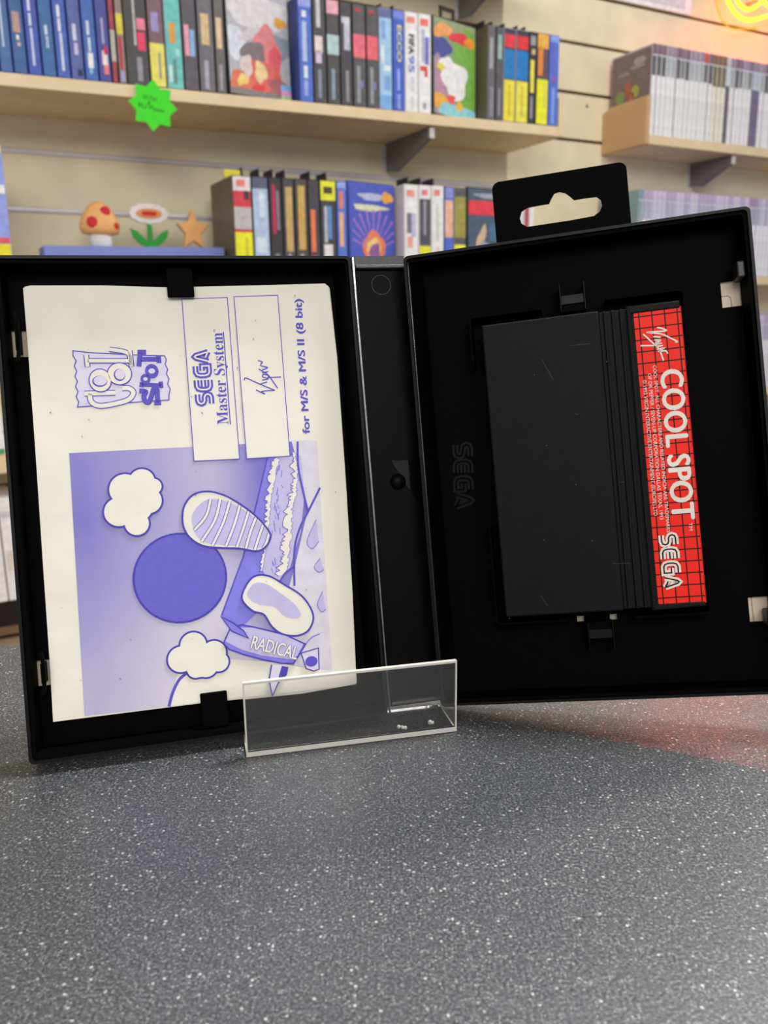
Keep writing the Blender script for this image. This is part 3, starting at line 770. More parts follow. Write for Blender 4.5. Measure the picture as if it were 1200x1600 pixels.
# ------------------------------------------------------------------ shelves
OL, OR_ = 0.20, 0.15
METAL = mat((118, 116, 120), 0.4, 0.5, 0.08, 60, 'grey_painted_metal')
CAP = mat((220, 216, 216), 0.45, 0.4)
def shelf(label, a0, a1, z, depth, thick, tilt, end_left=False, end_right=False, lip=0.0, name='wall_shelf'):
    t = thing(name, label, 'shelf', wall_matrix(a0, 0.0, z, roll=-tilt), 'wall shelves')
    L = (a1 - a0)
    mb = MB(); mb.box(0, L, -depth, -0.0005, -thick, 0, BIRCH); mb.build('board', t, bevel=.001)
    if end_left:
        mb = MB(); mb.prism_yz = None
        v = [(-0.0125, -depth, -thick), (-0.0125, -0.0005, -thick), (-0.0125, -0.0005, lip-.012), (-0.0125, -.030, lip-.002), (-0.0125, -depth, lip)]
        n = len(v); vv = v + [(-.0005, p[1], p[2]) for p in v]
        f = [tuple(range(n)), tuple(range(2*n-1, n-1, -1))] + [(i, n+i, n+(i+1) % n, (i+1) % n) for i in range(n)]
        mb.add(vv, f, BIRCH_DK); mb.build('end_panel', t, recalc=True, bevel=.0008)
    if end_right:
        mb = MB(); mb.box(L+.0003, L+.0125, -depth, -0.0005, -thick, lip, BIRCH); mb.build('end_panel', t, bevel=.0008)
    return t
TL = math.atan2(.0154, 1.0946)
LA0 = -0.55; LZ = .5338; LAX = .1471
def left_shelf_z(a): return LZ + (a - LAX)*math.tan(TL)
shelf('long pale wooden shelf holding the top row of game cases and the green star', LA0, 1.24, left_shelf_z(LA0), OL, .0195, TL, end_right=True, lip=.058)
S2 = .408 - .1765
def second_z(a): return S2 + (a - 0.56)*math.tan(TL)
shelf('pale wooden shelf under the toys, mostly hidden by the open case', LA0, 1.235, second_z(LA0), OL, .0195, TL)
UZ = 0.872
shelf('pale wooden shelf above the top row, past the upper edge of the photo', LA0, 1.235, UZ, OL, .0195, 0.0)
RZ = .5686
shelf('pale shelf with a tan end panel, under the white cases and the neon sign', 1.5515, 2.75, RZ, OR_, .0212, 0.0, end_left=True, lip=.084)
R2Z = .2519
shelf('pale shelf holding the lilac-topped thin game cases behind the hang tab', 1.5307, 2.75, R2Z, OR_, .0212, 0.0, end_left=True, lip=.05)
R3Z = -.0437
shelf('lowest pale shelf glimpsed beside the right edge of the open case', 1.515, 2.75, R3Z, OR_, .0212, 0.0)
LLZ = -.0587
shelf('low pale shelf glimpsed beside the left edge of the open case', LA0, 0.9, LLZ, OL, .030, 0.0)

def bracket(label, a, z, depth):
    t = thing('shelf_bracket', label, 'bracket', wall_matrix(a, 0.0, z), 'metal brackets under the shelves')
    v = [(0, -.001, 0), (0, -depth, 0), (0, -depth, -.020), (0, -.045, -.062), (0, -.001, -.055)]
    n = len(v)
    mb = MB(); vv = [(-.004, p[1], p[2]) for p in v] + [(.004, p[1], p[2]) for p in v]
    mb.add(vv, [tuple(range(n)), tuple(range(2*n-1, n-1, -1))] + [(i, n+i, n+(i+1) % n, (i+1) % n) for i in range(n)], METAL)
    mb.build('bracket_arm', t, recalc=True, bevel=.0008)
    mb = MB(); mb.box(-.0055, .0055, -depth-.005, -depth-.0002, -.021, -.001, CAP); mb.build('end_cap', t, bevel=.001)
    mb = MB(); mb.box(-.012, -.0042, -.004, -.0003, -.055, -.002, CAP); mb.build('wall_flange', t)
bracket('grey metal bracket under the top shelf, above the white cases of the second row', .9308, left_shelf_z(.93)-.021, .186)
bracket('dark metal bracket cut off by the top edge of the photo', 1.115, UZ-.0205, .186)
bracket('grey metal bracket under the shelf of white cases, beside the small pink light patch', 1.8532, RZ-.0222, .136)
mb = MB(); mb.box(-.012, .012, -.006, -.0006, -.008, .008, mat((250, 214, 250), .3, .5))  # pinkish patch of light under the bracket, built as a small block
o = mb.build('pink_light_patch', matrix=wall_matrix(1.8874, 0, .5129), bevel=.001)
tag(o, 'small pale pink block standing for light on the wall beside the bracket', 'light patch')

mb = MB(); mb.rings([[(r_*math.cos(2*math.pi*k/14), y_, r_*math.sin(2*math.pi*k/14)) for k in range(14)] for r_, y_ in ((.0035, -.0002), (.0030, -.0018))], mat((70, 60, 46), .5, .5), True, True)
o = mb.build('wall_screw', matrix=wall_matrix(1.4884, 0, .6549)); tag(o, 'small dark screw in the cream wall between the two shelves', 'screw')
# green price star on the shelf edge
GREEN = mat((70, 232, 40), 0.55, 0.35, 0.04, 60, 'fluorescent_card')
PEN = mat((22, 84, 16), 0.6, 0.3)
st = thing('price_star', 'fluorescent green starburst card with handwriting hanging on the front of the top shelf', 'price tag', wall_matrix(.3782, .2035, .5071, roll=R(4)))
mb = MB()
pts = []
for k in range(16):
    r_ = .0405 if k % 2 == 0 else .0300
    t = math.pi/2 + math.pi*k/8
    pts.append((r_*math.cos(t), r_*math.sin(t)))
mb.prism(pts, -.0010, -.0002, GREEN); mb.build('card', st, recalc=True)
mb = MB()
def scr(x0, z0, pat, sx, sz, w=.0011):
    mb.stroke([(x0 + p[0]*sx, z0 + p[1]*sz) for p in pat], w, -.00115, PEN)
Wp = [(0, 1), (.25, 0), (.5, .9), (.75, 0), (1, 1)]
scr(-.0165, .0075, Wp, .0075, .007); scr(-.0065, .007, [(0, 0), (1, 1)], .003, .008); scr(-.0025, .0065, Wp, .0085, .0065)
scr(-.0085, .0005, [(0, 0), (.2, 1), (.9, .9), (.7, .3), (0, .2)], .004, .004)
scr(-.0235, -.0055, [(0, 1), (.1, 0), (.5, .1), (.4, 1), (0, .9)], .005, .006); scr(-.0175, -.0060, [(0, 1), (0, 0), (.5, 0), (1, .1), (1, 1)], .006, .006)
scr(-.0070, -.0075, [(0, 0), (.1, 1), (.5, .3), (.9, 1), (1, 0)], .007, .0075)
scr(.0015, -.0080, [(0, .6), (.1, 0), (.2, .6), (.3, 0), (.4, .6), (.5, 0), (.6, .6), (.7, 0), (.8, .5), (.9, 0), (1, .4)], .017, .006)
mb.build('handwriting', st)

# ------------------------------------------------------------------ game cases
BLK = mat((50, 49, 50), 0.5, 0.25, 0.08, 40); BLUC = mat((56, 76, 156), 0.4, 0.4, 0.06, 40); OLV = mat((104, 97, 80), 0.45, 0.4, 0.1, 30)
GRYC = mat((170, 168, 178), 0.25, 0.5, 0.05, 40); WHT = mat((232, 228, 222), 0.4, 0.4, 0.04, 40)
SHELLS = {'k': BLK, 'b': BLUC, 'o': OLV, 'g': GRYC, 'w': WHT}
def C(*rgb): return mat(tuple(min(246, v*1.06 + 12) for v in rgb), 0.45, 0.30, 0.12, 90.0)  # lifts every colour, painting some haze into it
def game(label, group, a0, a1, o_front, z, h, depth, shell, base, bands=(), marks=(), tab=False, pic=None, yaw=0.0, name='game_case', face=False, roll=0.0):
    """bands: (from, to, colour) as fractions of the height from the top; marks: (x0, x1, from, to, colour) printed bars"""
    w = a1 - a0
    t = thing(name, label, 'game case', wall_matrix(a0, o_front, z, yaw, roll), group)
    sm = SHELLS[shell]
    mb = MB(); mb.box(0.0003, w-.0003, 0.0006, depth, 0.0002, h, sm); mb.build('shell', t, bevel=.0012, segs=1)
    mb = MB(); e = .0016 if not face else .003
    e = min(e, w*.12)
    mb.box(e, w-e, -.0002, .0007, .002, h-.002, C(*base))
    for (f0, f1, c) in bands:
        mb.box(e, w-e, -.0004, -.0001, h-.002-(h-.004)*f1, h-.002-(h-.004)*f0, C(*c))
    for (x0, x1, f0, f1, c) in marks:
        mb.poly([(e+(w-2*e)*x0, h-.002-(h-.004)*f1), (e+(w-2*e)*x1, h-.002-(h-.004)*f1), (e+(w-2*e)*x1, h-.002-(h-.004)*f0), (e+(w-2*e)*x0, h-.002-(h-.004)*f0)], -.0006, C(*c))
    if pic: pic(mb, e, w-e, .002, h-.002)
    o = mb.build('printed_sleeve' if face else 'spine_label', t)
    if tab:
        mb = MB()
        tw = .0022 if not face else .045
        if face: mb.box(w*.22, w*.22+tw, depth-.003, depth-.0015, h, h+.004, BLK); mb.box(w*.22, w*.22+.008, depth-.003, depth-.0015, h+.004, h+.018, BLK); mb.box(w*.22+tw-.008, w*.22+tw, depth-.003, depth-.0015, h+.004, h+.018, BLK); mb.box(w*.22, w*.22+tw, depth-.003, depth-.0015, h+.016, h+.024, BLK)
        else:
            v = [(0, .035, h-.001), (0, .085, h-.001), (0, .082, h+.020), (0, .038, h+.020)]
            vv = [(w-.004, p[1], p[2]) for p in v] + [(w-.0018, p[1], p[2]) for p in v]
            mb.add(vv, [(0, 1, 2, 3), (7, 6, 5, 4)] + [(i, 4+i, 4+(i+1) % 4, (i+1) % 4) for i in range(4)], BLK)
        mb.build('hang_tab', t, recalc=True)
    return t
def lettering(t, s, w, h, f0, f1, x, hgt, col, bold=0.02):
    mb = MB()
    mb.text(s, (w*x, h*(1-f0)), (w*x, h*(1-f1)), hgt, -.0009, C(*col), bold)
    return mb.build('lettering', t)
W_ = (222, 220, 222)
TOP = 'game cases on the top shelf'
AX = {-22: .1274, 1: .1481, 22.5: .1677, 45.5: .189, 68: .2101, 90.5: .2315, 112.5: .2527, 134.5: .2743, 156.5: .2962, 177: .3169, 187: .3271, 201: .3414, 214: .3549, 237: .3791, 263: .4068, 290: .4362, 314: .4627, 340: .492, 357: .5115, 470: .647, 492.5: .6754, 513.5: .7023, 534.5: .7296, 554: .7554, 575: .7836, 594.5: .8102, 615.5: .8393, 634.5: .8661, 655.5: .8961, 676: .9259, 762: 1.0566, 775: 1.0772, 787: 1.0964, 806: 1.1272, 826: 1.1602, 838: 1.1802, 857: 1.2124, 873: 1.2399}
AX = {float(k): v for k, v in AX.items()}
def topg(x0, x1, label, shell, base, bands=(), marks=(), tab=False, h=.1765, depth=.130, protrude=0.0):
    a0, a1 = AX[x0], AX[x1]
    return game(label, TOP, a0+.0004, a1-.0004, OL-.004+protrude, left_shelf_z(a1)+.0003, h, depth, shell, base, bands, marks, tab)
bl = (.3, .62)
topg(-22.0, 1.0, 'blue game case cut off by the left edge of the photo on the top shelf', 'b', (64, 98, 150), marks=[(.35, .6, .2, .7, (170, 186, 214))])
topg(1.0, 22.5, 'steel blue game case with pale lettering, at the very left end of the top shelf', 'b', (66, 100, 150), marks=[(.3, .5, .38, .8, (176, 190, 216))])
topg(22.5, 45.5, 'dark teal blue case with a small peach picture patch halfway up its spine', 'b', (58, 92, 140), marks=[(.15, .75, .50, .67, (176, 140, 130)), (.35, .6, .69, .73, (220, 220, 226)), (.4, .65, .75, .78, (216, 170, 166))])
topg(45.5, 68.0, 'royal blue case with long white lettering, just right of the peach patch case', 'b', (66, 84, 166), marks=[(.3, .52, .38, .48, (205, 206, 226)), (.3, .52, .50, .60, (205, 206, 226)), (.33, .55, .62, .93, (186, 190, 220))])
topg(68.0, 90.5, 'teal blue case with two short pale words, fourth whole case from the left end', 'b', (60, 100, 152), marks=[(.35, .6, .58, .66, (190, 200, 216)), (.4, .62, .67, .77, (170, 186, 206))])
topg(90.5, 112.5, 'bright blue case with the longest white lettering on the top shelf', 'b', (70, 94, 172), marks=[(.3, .55, .40, .50, (214, 216, 232)), (.3, .55, .51, .62, (214, 216, 232)), (.36, .6, .63, .95, (190, 198, 224))])
topg(112.5, 134.5, 'muted violet blue case with one pale lettered block', 'b', (84, 96, 152), marks=[(.3, .62, .54, .68, (196, 194, 216)), (.34, .66, .70, .80, (196, 186, 214)), (.5, .9, .92, .98, (40, 44, 70))])
topg(134.5, 156.5, 'blue case with a white splash low on its spine', 'b', (66, 100, 166), marks=[(.3, .55, .50, .62, (190, 204, 226)), (.34, .58, .64, .76, (190, 204, 226)), (.25, .7, .77, .90, (226, 240, 246)), (.3, .6, .90, .95, (120, 170, 214))])
topg(156.5, 177.0, 'purple blue case with a red and white figure shape low on its spine', 'b', (74, 74, 140), marks=[(.4, .62, .46, .68, (160, 152, 190)), (.3, .8, .74, .86, (236, 206, 206)), (.5, .85, .70, .77, (196, 40, 70)), (.4, .85, .86, .94, (226, 120, 116))])
topg(177.0, 187.0, 'thin dull red case with a grey block in the middle of its spine', 'k', (150, 66, 72), [(.55, .82, (176, 172, 160))])
topg(187.0, 201.0, 'thin case with a yellow block above a red stripe', 'k', (138, 120, 118), [(.40, .58, (206, 190, 70))], [(.2, .62, .60, .88, (186, 40, 50)), (.2, .8, .90, .99, (150, 150, 190))])
topg(201.0, 237.0, 'wide black case with a hot pink emblem, above the green star', 'o', (72, 70, 72), [], [(.38, .5, .2, .66, (176, 172, 168)), (.55, .95, .42, .52, (222, 120, 140)), (.55, .92, .54, .70, (216, 60, 96)), (.45, .7, .76, .97, (140, 136, 146))], protrude=.0)
topg(237.0, 263.0, 'case with a tall yellow lower half, above the point of the green star', 'k', (120, 92, 98), [(.62, 1.0, (232, 208, 96))], [(.55, .72, .70, .93, (150, 146, 140)), (.2, .7, .35, .52, (150, 140, 186))])
topg(263.0, 290.0, 'turquoise case with an orange lettered block', 'g', (104, 186, 178), [], [(.25, .65, .42, .60, (214, 150, 70)), (.4, .6, .74, .96, (96, 130, 128)), (.1, .3, .80, .95, (190, 220, 216)), (.6, .85, .65, .72, (150, 214, 204))])
topg(290.0, 314.0, 'dark grey case with pink and blue lettering side by side', 'k', (88, 84, 90), [], [(.1, .45, .42, .70, (232, 150, 168)), (.5, .85, .46, .70, (130, 170, 214))])
topg(314.0, 340.0, 'charcoal case with gold lettering, next to the pink and blue lettered one', 'k', (104, 102, 106), [], [(.2, .75, .30, .58, (206, 178, 132)), (.3, .6, .72, .98, (160, 156, 170))])
topg(340.0, 357.0, 'charcoal case with gold lettering touching the picture cover with the orange dot', 'k', (100, 98, 96), [], [(.15, .75, .32, .60, (214, 186, 150)), (.3, .65, .74, .98, (150, 144, 152))])

# cases turned to show their fronts: plain shapes and washes only
def blobs(mb, x0, x1, z0, z1, items):
    w, h = x1-x0, z1-z0
    for k, (cx, cz, rx, rz, rot, c) in enumerate(items):
        pts = []
        for i in range(26):
            t = 2*math.pi*i/26; r_ = 1 + .13*math.sin(3*t+k) + .08*math.sin(5*t+2*k)
            px_, pz_ = rx*w*r_*math.cos(t), rz*h*r_*math.sin(t)
            x = x0 + cx*w + px_*math.cos(rot) - pz_*math.sin(rot); z = z1 - cz*h + px_*math.sin(rot) + pz_*math.cos(rot)
            pts.append((min(x1, max(x0, x)), min(z1, max(z0, z))))
        mb.poly(pts, -.0005 - 5e-5*k, C(*c))
def pic_a(mb, x0, x1, z0, z1):
    blobs(mb, x0, x1, z0, z1, [(.5, .20, .6, .16, 0, (206, 202, 204)), (.12, .52, .14, .16, 0, (200, 206, 214)), (.85, .5, .22, .12, .2, (128, 138, 150)), (.45, .40, .32, .05, .3, (196, 186, 190)),
        (.62, .55, .24, .22, .2, (206, 120, 122)), (.40, .60, .20, .12, 0, (120, 106, 110)), (.75, .66, .10, .18, 0, (206, 84, 92)), (.52, .80, .28, .16, 0, (206, 96, 84)), (.50, .76, .10, .10, 0, (226, 190, 140)),
        (.16, .88, .18, .10, .3, (206, 110, 80)), (.20, .86, .10, .05, .5, (236, 190, 110)), (.27, .72, .10, .10, 0, (206, 190, 186)), (.46, .93, .10, .05, 0, (206, 60, 60)), (.78, .88, .16, .09, 0, (160, 90, 100)),
        (.86, .26, .10, .048, 0, (224, 160, 60))])
    mb.poly([(x0, z0), (x0+.8*(x1-x0), z0), (x0+.8*(x1-x0), z0+.010), (x0, z0+.010)], -.0014, C(120, 116, 116))
    for k, c in enumerate([(150, 190, 130), (206, 140, 190), (110, 170, 220)]):
        mb.poly([(x1-.022, z0+.009*k), (x1, z0+.009*k), (x1, z0+.009*(k+1)), (x1-.022, z0+.009*(k+1))], -.0015, C(*c))
def pic_b(mb, x0, x1, z0, z1):
    blobs(mb, x0, x1, z0, z1, [(.8, .5, .3, .5, 0, (112, 166, 70)), (.15, .30, .25, .12, 0, (70, 74, 140)), (.15, .70, .2, .3, 0, (170, 130, 150)), (.2, .12, .24, .07, .2, (230, 150, 90)), (.62, .16, .26, .06, 0, (210, 60, 66)), (.86, .18, .12, .055, 0, (224, 140, 50)),
        (.5, .62, .3, .2, .1, (222, 226, 232)), (.1, .85, .2, .08, 0, (220, 160, 60)), (.55, .94, .5, .07, 0, (130, 190, 200)), (.6, .88, .09, .05, 0, (226, 170, 60)), (.3, .45, .2, .06, 0, (220, 222, 228)), (.15, .5, .08, .04, 0, (226, 200, 60)), (.4, .82, .1, .05, 0, (224, 80, 74))])
def pic_c(mb, x0, x1, z0, z1):
    w, h = x1-x0, z1-z0
    for k in range(11):
        t = R(20 + 14*k); c = (x0+.52*w, z0+.28*h)
        ln_ = min(.66*w, .47*w/max(.05, abs(math.cos(t))))
        mb.poly([c, (c[0]+ln_*math.cos(t-.035), c[1]+ln_*math.sin(t-.035)), (c[0]+ln_*math.cos(t+.035), c[1]+ln_*math.sin(t+.035))], -.0005-2e-5*k, C(150, 110, 190))
    blobs2 = [(.5, .14, .30, .04, 0, (170, 176, 206)), (.45, .26, .38, .035, 0, (206, 206, 170)), (.84, .14, .13, .06, 0, (226, 160, 70)), (.52, .66, .26, .14, 0, (220, 120, 80)), (.52, .68, .16, .09, 0, (236, 190, 110)), (.54, .74, .12, .10, 0, (130, 80, 140)), (.6, .88, .12, .10, 0, (206, 80, 70)), (.2, .90, .1, .1, 0, (206, 150, 140))]
    blobs(mb, x0, x1, z0, z1, [(a, b_, c, d, e, f) for a, b_, c, d, e, f in blobs2])
def pic_d(mb, x0, x1, z0, z1):
    blobs(mb, x0, x1, z0, z1, [(.55, .08, .4, .03, 0, (150, 156, 166)), (.75, .5, .3, .12, 0, (70, 106, 136)), (.3, .55, .08, .14, -.5, (196, 170, 140)), (.4, .75, .25, .12, .3, (140, 156, 186)), (.75, .72, .08, .06, 0, (190, 90, 96)), (.8, .88, .2, .1, .4, (150, 180, 200))])
    mb.poly([(x0, z1-.052*1.0), (x1, z1-.052), (x1, z1-.024), (x0, z1-.024)], -.001, C(214, 60, 70))
def facecase(label, group, px_a0, px_a1, z, yaw, pic, base, shell='k', tab=False, h=.1765, roll=0.0):
    px_a0 += .011*math.sin(yaw)
    w = (px_a1 - px_a0)/math.cos(yaw)
    return game(label, group, px_a0, px_a0 + w, OL-.004, z, h, .011, shell, base, (), (), tab, pic, -yaw*-1, face=True, roll=roll)
a0, a1 = .5122, .6445
facecase('front-facing case with a grey and red painted cover and an orange dot sticker', TOP, AX[357.0]+.001, a1, left_shelf_z(a1)+.0004, R(12.7), pic_a, (172, 172, 178), roll=-TL)
topg(470.0, 492.5, 'bright blue case with white lettering right of the grey and red picture cover', 'b', (76, 106, 190), [(.0, .10, (140, 156, 210))], [(.25, .6, .14, .20, (216, 220, 236)), (.25, .6, .24, .62, (170, 186, 226)), (.3, .62, .66, .78, (206, 214, 234)), (.3, .62, .80, .95, (140, 160, 220))])
topg(492.5, 513.5, 'black case with a pale pink figure shape on its spine', 'k', (74, 72, 74), [], [(.25, .6, .0, .28, (190, 188, 190)), (.1, .75, .36, .52, (226, 204, 196)), (.15, .65, .50, .62, (200, 186, 206)), (.3, .6, .68, .96, (126, 132, 142))])
topg(513.5, 534.5, 'black case with a pale pink block at the top and a mint block below it', 'k', (76, 74, 74), [(.0, .13, (226, 160, 172)), (.33, .52, (168, 192, 194))], [(.3, .6, .66, .96, (126, 148, 162))])
topg(534.5, 554.0, 'black case with a tall white lettered strip in the upper half', 'k', (70, 68, 72), [], [(.1, .85, .14, .20, (196, 196, 206)), (.3, .85, .20, .46, (180, 180, 196)), (.4, .7, .66, .97, (136, 130, 136))])
topg(554.0, 575.0, 'black case with a coral square, left one of the coral pair', 'k', (84, 82, 84), [(.29, .52, (218, 104, 116))], [(.15, .7, .04, .07, (180, 60, 70)), (.25, .55, .60, .97, (136, 142, 144)), (.5, .8, .74, .82, (120, 120, 170))])
topg(575.0, 594.5, 'black case with a coral square, beside the pale icy blue case', 'k', (82, 80, 82), [(.29, .52, (220, 96, 108))], [(.15, .7, .04, .07, (180, 60, 70)), (.25, .55, .60, .97, (136, 142, 144)), (.5, .8, .74, .82, (120, 120, 170))])
topg(594.5, 615.5, 'pale icy blue case with a dark band across its top', 'g', (150, 188, 222), [(.0, .09, (96, 102, 150)), (.86, 1.0, (116, 164, 212))], [(.1, .4, .36, .55, (196, 216, 232)), (.3, .9, .56, .62, (206, 222, 234)), (.2, .5, .12, .30, (120, 160, 206)), (.4, .9, .66, .80, (112, 158, 206))], tab=True)
g_ = topg(615.5, 634.5, 'blue case with four yellow capital letters running down its spine', 'b', (66, 92, 186), [(.0, .08, (110, 128, 206))], [(.35, .6, .58, .80, (140, 160, 216)), (.35, .65, .84, .99, (130, 150, 214))], tab=True)
lettering(g_, 'ECCO', AX[634.5]-AX[615.5], .1765, .15, .51, .38, .0088, (226, 212, 110))
g_ = topg(634.5, 655.5, 'white case with black and violet lettering, next to the blue yellow-lettered case', 'w', (228, 224, 218), [], [(.1, .8, .04, .10, (220, 130, 110)), (.4, .7, .64, .71, (190, 190, 204)), (.4, .7, .73, .79, (196, 196, 206)), (.4, .7, .84, .99, (206, 204, 204))])
w = AX[655.5]-AX[634.5]
lettering(g_, 'FIFA', w, .1765, .22, .42, .28, .0120, (72, 70, 70), .03); lettering(g_, '95', w, .1765, .43, .60, .28, .0125, (120, 130, 196), .03)
topg(655.5, 676.0, 'white case with violet lettering and a red flourish, beside the green picture cover', 'w', (230, 226, 222), [], [(.1, .8, .04, .11, (222, 110, 96)), (.2, .5, .15, .48, (170, 170, 190)), (.5, .85, .22, .50, (110, 110, 180)), (.1, .7, .52, .57, (214, 70, 70)), (.45, .75, .56, .63, (214, 80, 76)), (.3, .6, .90, .96, (150, 150, 150))])
a1 = 1.0538
facecase('front-facing case with a multicoloured green, red and white cover and black hang tab', TOP, AX[676.0]+.001, a1, left_shelf_z(a1)+.0004, R(15.5), pic_b, (130, 150, 110), tab=True, roll=-TL)
topg(762.0, 775.0, 'grey case with olive side showing, right of the multicoloured cover', 'o', (98, 96, 98), [], [(.2, .7, .12, .45, (150, 152, 156)), (.3, .8, .65, .97, (130, 124, 136))], tab=True)
topg(775.0, 787.0, 'dark grey case with pale green lettering near its top', 'k', (84, 82, 88), [], [(.2, .8, .08, .34, (140, 172, 160)), (.3, .7, .66, .95, (132, 124, 140))], tab=True)
topg(787.0, 806.0, 'red, blue and yellow banded case, left one of the matching pair', 'g', (60, 60, 70), [(.06, .20, (206, 60, 66)), (.22, .54, (40, 112, 176)), (.55, 1.0, (232, 204, 60))], [(.45, .55, .60, .94, (170, 150, 60))], tab=True)
topg(806.0, 826.0, 'red, blue and yellow banded case touching the black and yellow lettered one', 'g', (60, 60, 70), [(.06, .20, (206, 52, 58)), (.22, .54, (36, 112, 180)), (.55, 1.0, (232, 208, 70))], [(.45, .55, .60, .94, (170, 150, 60))], tab=True)
topg(826.0, 838.0, 'slim black case with bright yellow lettering in the middle', 'k', (58, 56, 60), [], [(.1, .9, .04, .14, (150, 148, 150)), (.3, .85, .18, .24, (180, 170, 110)), (.15, .75, .30, .66, (222, 206, 80)), (.2, .6, .70, .95, (140, 136, 140))], tab=True)
topg(838.0, 857.0, 'case with an orange upper half and lemon yellow lower half', 'k', (88, 72, 84), [(.0, .16, (226, 160, 70)), (.50, 1.0, (242, 232, 40))], [(.05, .5, .14, .46, (206, 124, 50)), (.6, .85, .54, .80, (206, 200, 80))])
topg(857.0, 873.0, 'blue case leaning last at the shelf end by the wooden end panel', 'b', (76, 104, 196), [(.0, .07, (120, 150, 220))], [(.3, .6, .10, .42, (96, 96, 180)), (.25, .7, .44, .52, (130, 80, 160)), (.3, .6, .58, .98, (120, 150, 220))])

# second row
SEC = 'game cases on the second shelf'
BX = {368: .5101, 398: .5465, 424: .5787, 445: .6051, 464: .6294, 484.5: .656, 503: .6804, 528.5: .7145, 545: .737, 633: .8616, 656: .8956, 675.5: .9249, 695.5: .9555, 710.5: .9787, 730: 1.0094}
BX = {float(k): v for k, v in BX.items()}
def secg(x0, x1, label, shell, base, bands=(), marks=(), tab=False):
    a0, a1 = BX[x0], BX[x1]
    return game(label, SEC, a0+.0004, a1-.0004, OL-.004, second_z(a1)+.0003, .1765, .130, shell, base, bands, marks, tab)
secg(368.0, 398.0, 'case with red, white and yellow spine and olive side, beside the toy star', 'o', (196, 60, 70), [(.0, .14, (214, 206, 206)), (.30, .52, (176, 172, 174)), (.55, 1.0, (240, 220, 40))], [(.2, .7, .03, .10, (214, 120, 120)), (.6, .9, .14, .22, (60, 56, 60)), (.6, .72, .60, .95, (190, 176, 60))], tab=True)
yt = [o for o in bpy.data.objects if o.get('label') and 'olive side, beside the toy star' in o['label']][0]
mb = MB(); mb.box(-.004, .026, .028, .030, .1768, .1900, mat((228, 214, 70), .5, .3)); o = mb.build('yellow_tag', yt); o['label'] = 'yellow strip standing on top of the case'
secg(398.0, 424.0, 'pale misty blue case with a dark top band on the second shelf', 'k', (166, 184, 212), [(.0, .11, (86, 88, 110))], [(.1, .8, .60, .76, (196, 208, 226)), (.4, .8, .14, .40, (190, 206, 228))], tab=True)
secg(424.0, 445.0, 'black case with slanted dark red lettering', 'k', (56, 53, 56), [], [(.2, .48, .06, .56, (180, 46, 70)), (.55, .8, .12, .52, (120, 116, 124)), (.3, .7, .76, 1.0, (120, 118, 130))], tab=True)
secg(445.0, 464.0, 'black case with broad gold lettering, next to the dark red lettered one', 'k', (74, 70, 74), [], [(.2, .85, .08, .74, (186, 156, 92)), (.3, .6, .76, 1.0, (150, 146, 156))], tab=True)
secg(464.0, 484.5, 'black case with broad gold lettering, beside the one with orange lettering', 'k', (78, 72, 70), [], [(.2, .8, .06, .72, (190, 156, 84)), (.3, .6, .76, 1.0, (150, 146, 150))])
secg(484.5, 503.0, 'black case with a narrow orange lettered strip', 'k', (68, 64, 68), [], [(.15, .6, .30, .74, (226, 116, 70)), (.15, .75, .78, .90, (214, 70, 60))], tab=True)
secg(503.0, 528.5, 'black case with a bright yellow square and dark emblem at the top', 'k', (64, 62, 68), [(.0, .20, (232, 218, 50))], [(.2, .8, .06, .13, (70, 66, 40)), (.2, .42, .26, .64, (170, 176, 186)), (.45, .72, .26, .60, (90, 136, 190)), (.15, .75, .66, .92, (214, 208, 206))], tab=True)
secg(528.5, 545.0, 'narrow blue case with orange lettering left of the sunburst cover', 'b', (84, 112, 196), [(.0, .07, (140, 156, 216))], [(.2, .65, .10, .28, (222, 120, 90)), (.2, .65, .32, .68, (222, 170, 116))])
a1 = .8593
facecase('front-facing case with a blue cover and an orange burst of light', SEC, BX[545.0]+.001, a1, second_z(a1)+.0004, R(13.8), pic_c, (70, 84, 176), 'b', roll=-TL)
secg(633.0, 656.0, 'white case with a red top mark, first to the right of the sunburst cover', 'w', (230, 226, 220), [], [(.15, .75, .05, .12, (226, 140, 130)), (.15, .5, .30, .52, (110, 108, 120)), (.5, .85, .30, .56, (180, 176, 206)), (.2, .6, .56, .68, (226, 150, 140))], tab=True)
secg(656.0, 675.5, 'case with a charcoal middle and yellow foot between two white cases', 'w', (226, 222, 220), [(.14, .66, (76, 76, 84)), (.66, 1.0, (238, 216, 50))], [(.2, .75, .04, .10, (222, 120, 120)), (.35, .6, .16, .54, (140, 140, 150))], tab=True)
secg(675.5, 695.5, 'plain white case with faint grey lettering, second white one after the sunburst cover', 'w', (226, 224, 218), [], [(.15, .7, .03, .10, (224, 130, 120)), (.35, .6, .18, .60, (196, 194, 192)), (.4, .6, .66, .72, (226, 190, 184))], tab=True)
secg(695.5, 710.5, 'narrow blue case with a peach lettered strip', 'b', (76, 100, 192), [(.0, .12, (130, 136, 200)), (.14, .56, (232, 170, 146))], [(.3, .6, .70, 1.0, (140, 156, 214))])
secg(710.5, 730.0, 'olive and yellow case with a dark middle, left of the red banded cover', 'g', (84, 84, 84), [(.10, .56, (150, 142, 70)), (.64, 1.0, (236, 222, 70))], [(.4, .7, .70, .98, (206, 200, 110))])
a0 = 1.011; a1 = 1.1375
facecase('front-facing dark blue cover with a red band, half behind the hang tab', SEC, a0+.0006, a1, second_z(a1)-.012+.0124, R(6), pic_d, (72, 86, 104), roll=-TL)
pale = [('w', (214, 208, 220)), ('k', (150, 60, 66)), ('w', (206, 204, 226)), ('g', (150, 156, 206))]
ax_ = 1.1422
